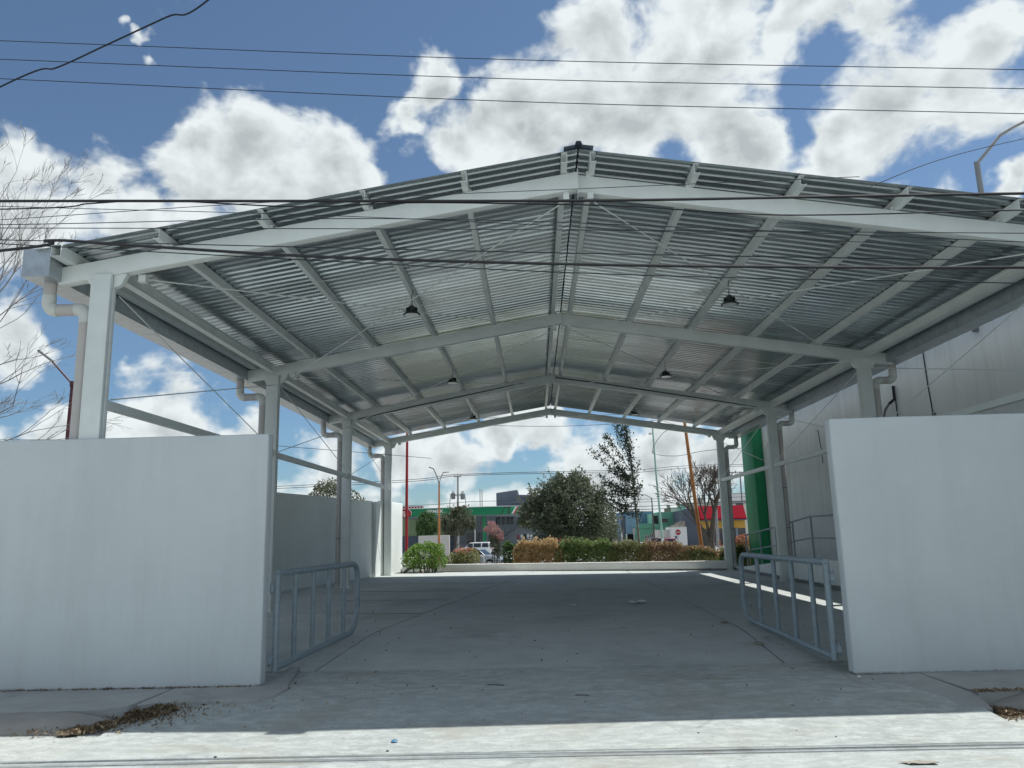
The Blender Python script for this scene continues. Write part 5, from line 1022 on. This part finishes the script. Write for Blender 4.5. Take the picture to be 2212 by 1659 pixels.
for x0, x1, z0, z1 in ((18.9, 19.6, -1.2, .5), (19.8, 20.7, -1.2, .75)):
    w = MB().box(x0, x1, 139.05, 139.18, z0, z1).build('window', M['white'], gr)
    for i in range(3):
        for j in range(3): a = (x1-x0)/3; c = (z1-z0)/3; MB().box(x0+a*i+.04, x0+a*(i+1)-.04, 139.0, 139.05, z0+c*j+.04, z0+c*(j+1)-.04).build('pane', M['glass'], w)
MB().box(20.8, 21.9, 139.02, 139.18, -1.4, 1.2).build('garage_door', M['cream'], gr); MB().box(22.1, 23.1, 138.9, 139.18, -1.4, .9).build('gate', M['bgrey2'], gr); MB().box(22.2, 22.55, 138.86, 138.9, -.9, .7).build('gate_panel', M['dark'], gr)
MB().box(23.8, 24.75, 146, 147, 4.46, 5.25).build('roof_tank', M['brown'], gr); MB().box(24.85, 26.6, 146, 147, 4.46, 5.35).build('roof_room', M['cream'], gr); MB().box(26.4, 27.4, 145, 147, 4.3, 5.95).build('stair_tower', M['bpmint'], gr)
MB().lathe([(0.02, 0), (.2, .05), (.34, .14), (.35, .14)], (24.4, 145.5, 5.55), 12, 'y').tube([(24.4, 145.6, 4.5), (24.4, 145.6, 5.55)], .03, 5).build('satellite_dish', M['conc'], gr)
MB().lathe([(0.02, 0), (.25, .05), (.40, .16), (.41, .16)], (26.1, 144.9, 6.0), 12, 'y').tube([(26.1, 145.0, 5.35), (26.1, 145, 6.0)], .03, 5).build('satellite_dish', M['conc'], gr)
bu = empty('blue_house', (18.5, 147, -1.4), 'blue flat-roofed two storey house left of the green one', 'house')
MB().box(15.7, 21.5, 146, 155, 1.0, 4.72).build('upper_wall', M['bblue'], bu, bevel=0.02, seg=1); MB().box(16.3, 18.3, 144.6, 145.98, 0.75, 4.05).build('bay_wall', M['bblue2'], bu, bevel=0.02, seg=1)
MB().box(15.55, 16.28, 144.9, 146, -0.0+.7, 3.95).build('brown_wall', M['bgrey'], bu); MB().box(15.6, 21.6, 145.9, 146.0, 4.73, 4.80).build('coping', M['brown'], bu)
MB().box(15.7, 18.6, 146.2, 155, -1.45, .99).build('ground_floor', M['bblue'], bu); MB().box(16.5, 17.7, 146.1, 146.19, -1.4, .7).build('porch_opening_shade', M['dark'], bu)  # the dark sheet on the wall stands for shade in the porch
for x in (16.35, 17.75, 18.35): MB().box(x-.12, x+.12, 144.6, 144.85, -1.45, .74).build('pillar', M['white'], bu)
MB().box(17.5, 18.5, 144.2, 144.58, .6, 1.72).build('canopy_box', M['cream'], bu)
ss = empty('stop_sign', (19.5, 110, -1.4), 'red octagonal stop sign on a post seen against the white house', 'sign')
MB().prism([(19.54+.40*math.cos(math.radians(22.5+45*i)), 1.0+.40*math.sin(math.radians(22.5+45*i))) for i in range(8)], 'y', 109.95, 110).build('plate', M['red'], ss)
MB().tube([(19.46, 110.05, -1.4), (19.54, 110.05, 1.4)], .035, 6).build('post', M['grey'], ss)
text('ALTO', 0.24, (19.54, 109.93, 1.0), (0, 0, 0), 'white', ss, ext=0.01)
bs = empty('bus_shelter', (11.8, 125, -1.4), 'small pale flat-roofed shelter between the big tree and the blue house', 'shelter')
MB().box(10.6, 13.6, 124, 127, 1.1, 1.25).build('roof', M['grey'], bs)
for x in (10.8, 11.9, 13.3): MB().box(x-.1, x+.1, 124.2, 124.4, -1.45, 1.1).build('post', M['white'], bs)
for i in range(4): MB().box(11.1+i*.5, 11.5+i*.5, 126, 126.1, -1.4, .8).build('back_panel', M['block'], bs)
wl = MB().box(3.5, 11, 120, 120.3, -1.45, -0.05).build('street_wall', M['white']); tag(wl, 'long low white wall across the road under the big tree', 'low wall')
ww = tree('street_tree', (12.3, 160, -1.4), 2.0, .2, [(10, 162, 1.0, 3, 2, 1.6), (13.5, 162, .9, 2.5, 2, 1.3), (7, 162, 1.2, 3, 2, 1.7)], 3500, 0.25, 'lf_dark', 'bark', 'far row of dark trees closing the view left of the blue house', lump=0.35, freq=.5)
fw = []
for i in range(9): fw.append((-90+i*24, 260+random.uniform(-10, 10), 0.0, 16, 6, random.uniform(3, 4.5)))
o = link('far_trees', leaf_mesh('far_trees', crown_points(fw, 9000, .6, .35, .2), 0.9, M['lf_dark'])); tag(o, 'low far belt of trees along the horizon', 'trees', kind='stuff')
for i, (x, w, h, mm, lab) in enumerate(((-60, 22, 5.2, 'cream', 'far cream house left of the fuel station'), (-34, 12, 4.4, 'bblue2', 'far pale blue house left of the fuel station'), (52, 14, 6.0, 'cream', 'far cream house at the right end of the street'))):
    t = empty('far_house', (x, 170, -1.4), lab, 'house'); MB().box(x-w/2, x+w/2, 165, 175, -1.45, h).build('wall', M[mm], t)
    for k in range(3): MB().box(x-w/2+w*(k+.6)/4, x-w/2+w*(k+1.1)/4, 164.9, 164.98, 1.5, 3.0).build('window', M['glass'], t)

# ------------------------------------------------------------------ vehicles
def car(loc, rz, Lc, Wc, H, kind, paint, label, cat='car'):
    """built along +x (front), z up, at the origin, then placed"""
    t = empty('parked_car', (0, 0, 0), label, cat); t['local'] = 1; h = Wc/2
    if kind == 'suv':
        lower = [(-.5, .30), (-.49, .20), (-.38, .17), (.40, .17), (.49, .22), (.5, .36), (.49, .50), (.44, .555), (.235, .60), (-.46, .62), (-.495, .52)]
        roof = [(.235, .60), (.10, .955), (.04, .985), (-.38, 1.0), (-.44, .97), (-.475, .62)]
    else:
        lower = [(-.5, .35), (-.49, .20), (-.38, .16), (.40, .15), (.485, .2), (.5, .34), (.48, .48), (.42, .56), (.21, .64), (-.36, .68), (-.47, .66), (-.495, .52)]
        roof = [(.21, .64), (.07, .94), (-.01, .99), (-.15, 1.0), (-.27, .94), (-.385, .68)]
    def loft(prof, w0, w1, nm, m, zlo, zhi, bev=0.03):
        mb = MB(); n = len(prof); P = []
        for s in (-1, 1):
            for (a, z) in prof:
                f = (z-zlo)/(zhi-zlo); ww = w0+(w1-w0)*max(0, min(1, f)); P.append((a*Lc, s*ww, z*H))
        mb.add(P, [tuple(range(n)), tuple(range(2*n-1, n-1, -1))]+[(i, i+n, (i+1) % n+n, (i+1) % n) for i in range(n)])
        return mb.build(nm, m, t, bevel=bev, seg=3)
    loft(lower, h, h*0.96, 'body', M[paint], .17, .62, 0.06); loft(roof, h*0.93, h*0.74, 'cabin', M[paint], .62, 1.0, 0.045)
    zb, ztp = (.64, .93) if kind == 'suv' else (.69, .93)
    def sidew(x0b, x1b, x0t, x1t, s, nm='side_window'):
        wb_, wt_ = h*0.93+(h*.74-h*.93)*(zb-.62)/.38, h*0.93+(h*.74-h*.93)*(ztp-.62)/.38; e = .012
        q = [(x0b*Lc, s*(wb_+e), zb*H), (x1b*Lc, s*(wb_+e), zb*H), (x1t*Lc, s*(wt_+e), ztp*H), (x0t*Lc, s*(wt_+e), ztp*H)]; q2 = [(a, b-s*.03, c) for a, b, c in q]
        MB().add(q+q2, [(0,1,2,3),(7,6,5,4),(0,4,5,1),(1,5,6,2),(2,6,7,3),(3,7,4,0)]).build(nm, M['glass'], t)
    for s in (-1, 1):
        if kind == 'suv': sidew(.0, .20, .0, .105, s); sidew(-.22, -.02, -.22, -.02, s); sidew(-.43, -.25, -.40, -.25, s)
        else: sidew(-.02, .175, -.02, .075, s); sidew(-.20, -.04, -.20, -.04, s); sidew(-.33, -.22, -.27, -.22, s)
    def fr(a0, z0, a1, z1, nm, off):
        wa, wb_ = (h*.93+(h*.74-h*.93)*(z-.62)/.38 for z in (z0, z1)); k = .9
        q = [(a0*Lc+off, -wa*k, z0*H+.012), (a0*Lc+off, wa*k, z0*H+.012), (a1*Lc+off, wb_*k, z1*H+.012), (a1*Lc+off, -wb_*k, z1*H+.012)]; q2 = [(a-(.03 if off > 0 else -.03), b, c-.02) for a, b, c in q]
        MB().add(q+q2, [(0,1,2,3),(7,6,5,4),(0,4,5,1),(1,5,6,2),(2,6,7,3),(3,7,4,0)]).build(nm, M['glass'], t)
    if kind == 'suv': fr(.225, .63, .11, .93, 'windscreen', .012); fr(-.47, .66, -.448, .93, 'rear_window', -.014)
    else: fr(.20, .66, .08, .92, 'windscreen', .012); fr(-.375, .70, -.285, .92, 'rear_window', -.012)
    wr_ = .36 if kind == 'suv' else .325
    for ax in (.305, -.29):
        for s in (-1, 1):
            c = (ax*Lc, s*(h-.13), wr_)
            MB().lathe([(wr_+.07, -.10), (wr_+.07, .115)], (c[0], s*(h-.11), wr_+.01), 20, 'y').build('wheel_arch', M['dark'], t)
            w = MB().lathe([(wr_*.6, -.12), (wr_*.96, -.12), (wr_, -.08), (wr_, .08), (wr_*.96, .12), (wr_*.6, .12)], c, 20, 'y').build('wheel', M['tyre'], t, smooth=True)
            MB().lathe([(.05, -.135), (wr_*.62, -.128), (wr_*.62, .128), (.05, .135)], c, 16, 'y').build('rim', M['rim'], w)
    for s in (-1, 1):
        MB().box(.445*Lc, .485*Lc, s*h*.62-.16, s*h*.62+.16, .44*H, .52*H).build('headlight', M['lens'], t, bevel=.02); MB().box(-.503*Lc, -.46*Lc, s*h*.80-.12, s*h*.80+.12, .46*H, .60*H).build('tail_light', M['tail'], t, bevel=.02)
        MB().box(.14*Lc, .175*Lc, s*(h+.09)-.09, s*(h+.09)+.09, .62*H, .70*H).build('mirror', M[paint], t, bevel=.02)
        for hx in (.02, -.18): MB().box(hx*Lc-.09, hx*Lc+.09, s*(h*.975)-.02, s*(h*.975)+.02, .53*H, .55*H).build('door_handle', M['dark'], t)
    MB().box(-.515*Lc, -.47*Lc, -h*.92, h*.92, .18*H, .30*H).build('rear_bumper', M['dark'], t, bevel=.02); MB().box(.475*Lc, .507*Lc, -h*.6, h*.6, .24*H, .38*H).build('grille', M['dark'], t, bevel=.02)
    MB().box(-.507*Lc, -.495*Lc, -.26, .26, .38*H, .47*H).build('number_plate', M['white'], t)
    t.location = loc; t.rotation_euler = (0, 0, rz); return t
car((-8.05, 102.5, -1.385), math.radians(168), 4.9, 2.0, 1.78, 'suv', 'cwhite', 'white sport utility car parked before the fuel station canopy')
car((-5.15, 69.0, -1.385), math.radians(-18), 4.7, 1.85, 1.62, 'sedan', 'csilver', 'silver grey sedan on the road behind the low wall')
car((19.8, 121, -1.39), math.radians(96), 4.5, 1.8, 1.50, 'suv', 'cred', 'red car seen from behind near the stop sign')
car((17.9, 123.5, -1.39), math.radians(100), 4.6, 1.85, 1.62, 'suv', 'cdark', 'dark red car left of the red one')
car((13.3, 118, -1.39), math.radians(95), 4.3, 1.75, 1.40, 'sedan', 'csilver', 'grey car parked before the blue house')
car((14.8, 112, -1.39), math.radians(92), 4.2, 1.7, 1.15, 'sedan', 'cwhite', 'small pale car right of the grey one, behind the hedge')
car((-11.6, 72, -1.39), math.radians(200), 4.3, 1.75, 1.45, 'sedan', 'cwhite', 'white car partly hidden by the red pole and bush')
car((8.2, 104, -1.39), math.radians(185), 4.3, 1.75, 1.45, 'sedan', 'bblue2', 'pale blue car behind the green hedge under the big tree')
cn = empty('traffic_cone', (-7.15, 100, -1.39), 'small orange traffic cone in front of the white car', 'traffic cone')
MB().box(-7.35, -6.95, 99.8, 100.2, -1.39, -1.35).build('base', M['orange'], cn); MB().lathe([(.16, 0), (.04, .6)], (-7.15, 100, -1.349), 12).build('cone', M['orange'], cn); MB().lathe([(.115, .24), (.085, .36)], (-7.15, 100, -1.345), 12).build('band', M['white'], cn)

# ------------------------------------------------------------------ litter on the ground
def pebble(x, y, r, label, m='stone', nm='pebble', cat='stone', group=None, flat=.6, z=None):
    mb = MB(); n = 8
    for i in range(5):
        ph = math.pi*i/4
        for j in range(n):
            a = 2*math.pi*j/n; k = r*(1+.25*noise.noise(Vector((x*7+i, y*5+j, r)))); mb.v.append((x+k*math.sin(ph)*math.cos(a), y+k*math.sin(ph)*math.sin(a), (gz(x, y) if z is None else z)+r*flat*.8+k*flat*math.cos(ph)))
    mb.f = [(i*n+j, i*n+(j+1) % n, (i+1)*n+(j+1) % n, (i+1)*n+j) for i in range(4) for j in range(n)]
    o = mb.build(nm, M[m], smooth=True, normals=False); tag(o, label, cat, group); return o
random.seed(11)
gS = 'dark pebbles and crumbs scattered on the concrete'
for _ in range(26):
    x, y = random.uniform(-3.6, 4.2), random.uniform(6.5, 16); z = None if y > 7.8 else -0.338
    pebble(x, y, random.uniform(.007, .016), 'tiny dark crumb lying on the concrete drive', group=gS, z=z)
pebble(-1.34, 7.47, .032, 'blue plastic chunk on the sunlit street edge', 'bluep', 'plastic_chunk', 'litter', flat=.45, z=-.338)
pebble(3.57, 9.30, .022, 'white crumb of plaster at the foot of the right wall end', 'paper', 'plaster_crumb', 'litter', z=-.19)
def sheet(x, y, s, label, m, nm, cat, h=.03, seed=0, rot=0.0, asp=1.0):
    mb = MB(); n = 6
    for i in range(n+1):
        for j in range(n+1):
            u, v = (i/n-.5)*s, (j/n-.5)*s*asp; c_, s_ = math.cos(rot), math.sin(rot); X, Y = x+u*c_-v*s_, y+u*s_+v*c_
            e = noise.noise(Vector((u*14+seed, v*14, seed)))*.25+.5; mb.v.append((X+noise.noise(Vector((u*9, v*9, seed+3)))*s*.3, Y, gz(X, Y)*(1 if y > 7.8 else 0)+(-.338 if y <= 7.8 else 0)+.004+h*abs(e)*(.4+abs(noise.noise(Vector((u*20, v*20, seed+9)))*2))))
    mb.f = [(i*(n+1)+j, i*(n+1)+j+1, (i+1)*(n+1)+j+1, (i+1)*(n+1)+j) for i in range(n) for j in range(n)]
    o = mb.build(nm, M[m], normals=False); sol = o.modifiers.new('thickness', 'SOLIDIFY'); sol.thickness = .0015; tag(o, label, cat)
sheet(0.70, 16.5, .17, 'small crumpled white paper on the shaded floor', 'paper', 'crumpled_paper', 'litter', .05, 1)
sheet(2.06, 16.9, .36, 'larger torn white paper on the shaded floor, right of the small one', 'paper', 'torn_paper', 'litter', .07, 4, asp=.7)
sheet(3.0, 13.2, .14, 'brown dead leaf curled near the right gate', 'block', 'dead_leaf', 'leaf', .03, 6)
sheet(3.05, 11.4, .16, 'brown dead leaf beside the foot of the right gate', 'block', 'dead_leaf', 'leaf', .02, 9)
sheet(2.92, 6.56, .24, 'curled strip of brown bark on the sunlit street', 'block', 'bark_strip', 'bark', .035, 12, asp=.3)
for (x0, y0, x1, y1, lab) in ((-0.62, 9.35, -0.42, 9.30, 'thin twig lying left of centre on the drive'), (0.36, 8.72, 0.50, 8.70, 'short dark twig lying near the middle of the drive')):
    single('twig', MB().tube([(x0, y0, gz(x0, y0)+.007), ((x0+x1)/2, (y0+y1)/2+.01, gz(x0, y0)+.009), (x1, y1, gz(x1, y1)+.007)], .005, 5), M['bark'], lab, 'twig')
random.seed(3)
lit = []
for _ in range(4200):
    t_ = random.random()**0.9; wd = 0.045+0.05*noise.noise(Vector((t_*6, 1, 3)))+0.03*t_; x = -4.62+t_*0.72+random.gauss(0, wd); y = 7.90+t_*0.62+random.gauss(0, wd*0.8)
    if random.random() < 0.22: x += random.gauss(0, .30); y += random.gauss(0, .09)
    if y < 7.76 and random.random() < .5: continue
    hh = max(0, 0.055*(noise.noise(Vector((x*7, y*7, 5)))+0.55)); zz_ = gz(x, y) if (x > -4.25 or y < 8.0) else -.30
    lit.append((x, y, zz_+0.004+random.uniform(0.0, 1)*hh))
for _ in range(420):
    x = random.uniform(-9, -3.35); lit.append((x, 9.44-abs(random.gauss(0, .018)), -.184+random.uniform(0, .006)))
for _ in range(110):
    x = random.uniform(-3.4, 4.2); y = random.uniform(7.8, 13); lit.append((x, y, gz(x, y)+.004))
a_ = leaf_mesh('leaf_litter', lit, 0.017, M['straw'], 2.8)
o = link('leaf_litter', a_); tag(o, 'pile of dry leaves and twigs against the broken left kerb end', 'leaf litter', kind='stuff')
mb = MB()
for k in range(12):
    t_ = k/11; x = -4.60+t_*0.70; y = 7.91+t_*0.60; rr = 0.05+0.03*random.random()
    b0 = len(mb.v); mb.v.append((x, y, max(gz(x, y), -.335)+0.028))
    for q in range(9): a = q*2*math.pi/9; mb.v.append((x+rr*1.5*math.cos(a), y+rr*math.sin(a), max(gz(x+rr*math.cos(a), y), -.335)+0.001))
    mb.f += [(b0, b0+1+q, b0+1+(q+1) % 9) for q in range(9)]
o = mb.build('soil_drift', M['soil'], smooth=True, normals=False); tag(o, 'dark soil under the dry leaves by the left kerb end', 'soil', kind='stuff')
lit = []
for _ in range(2200):
    a_ = random.random()
    if a_ < 0.5: x = 4.40+abs(random.gauss(0, .13)); y = 8.12+random.gauss(0, .05); z = -.335+random.uniform(0, .06)*max(0, 1-(x-4.4)*2)
    elif a_ < 0.8: x = random.uniform(4.35, 6.0); y = 8.42+random.gauss(0, .02); z = -.183+random.uniform(0, .02)
    else: x = 4.3+abs(random.gauss(0, .5)); y = 8.0+random.gauss(0, .07); z = -.333+random.uniform(0, .008)
    lit.append((x, y, z))
o = link('weeds', leaf_mesh('weeds', lit, 0.014, M['straw'], 3.2)); tag(o, 'dry weeds and straw caught along the right kerb', 'weeds', kind='stuff')
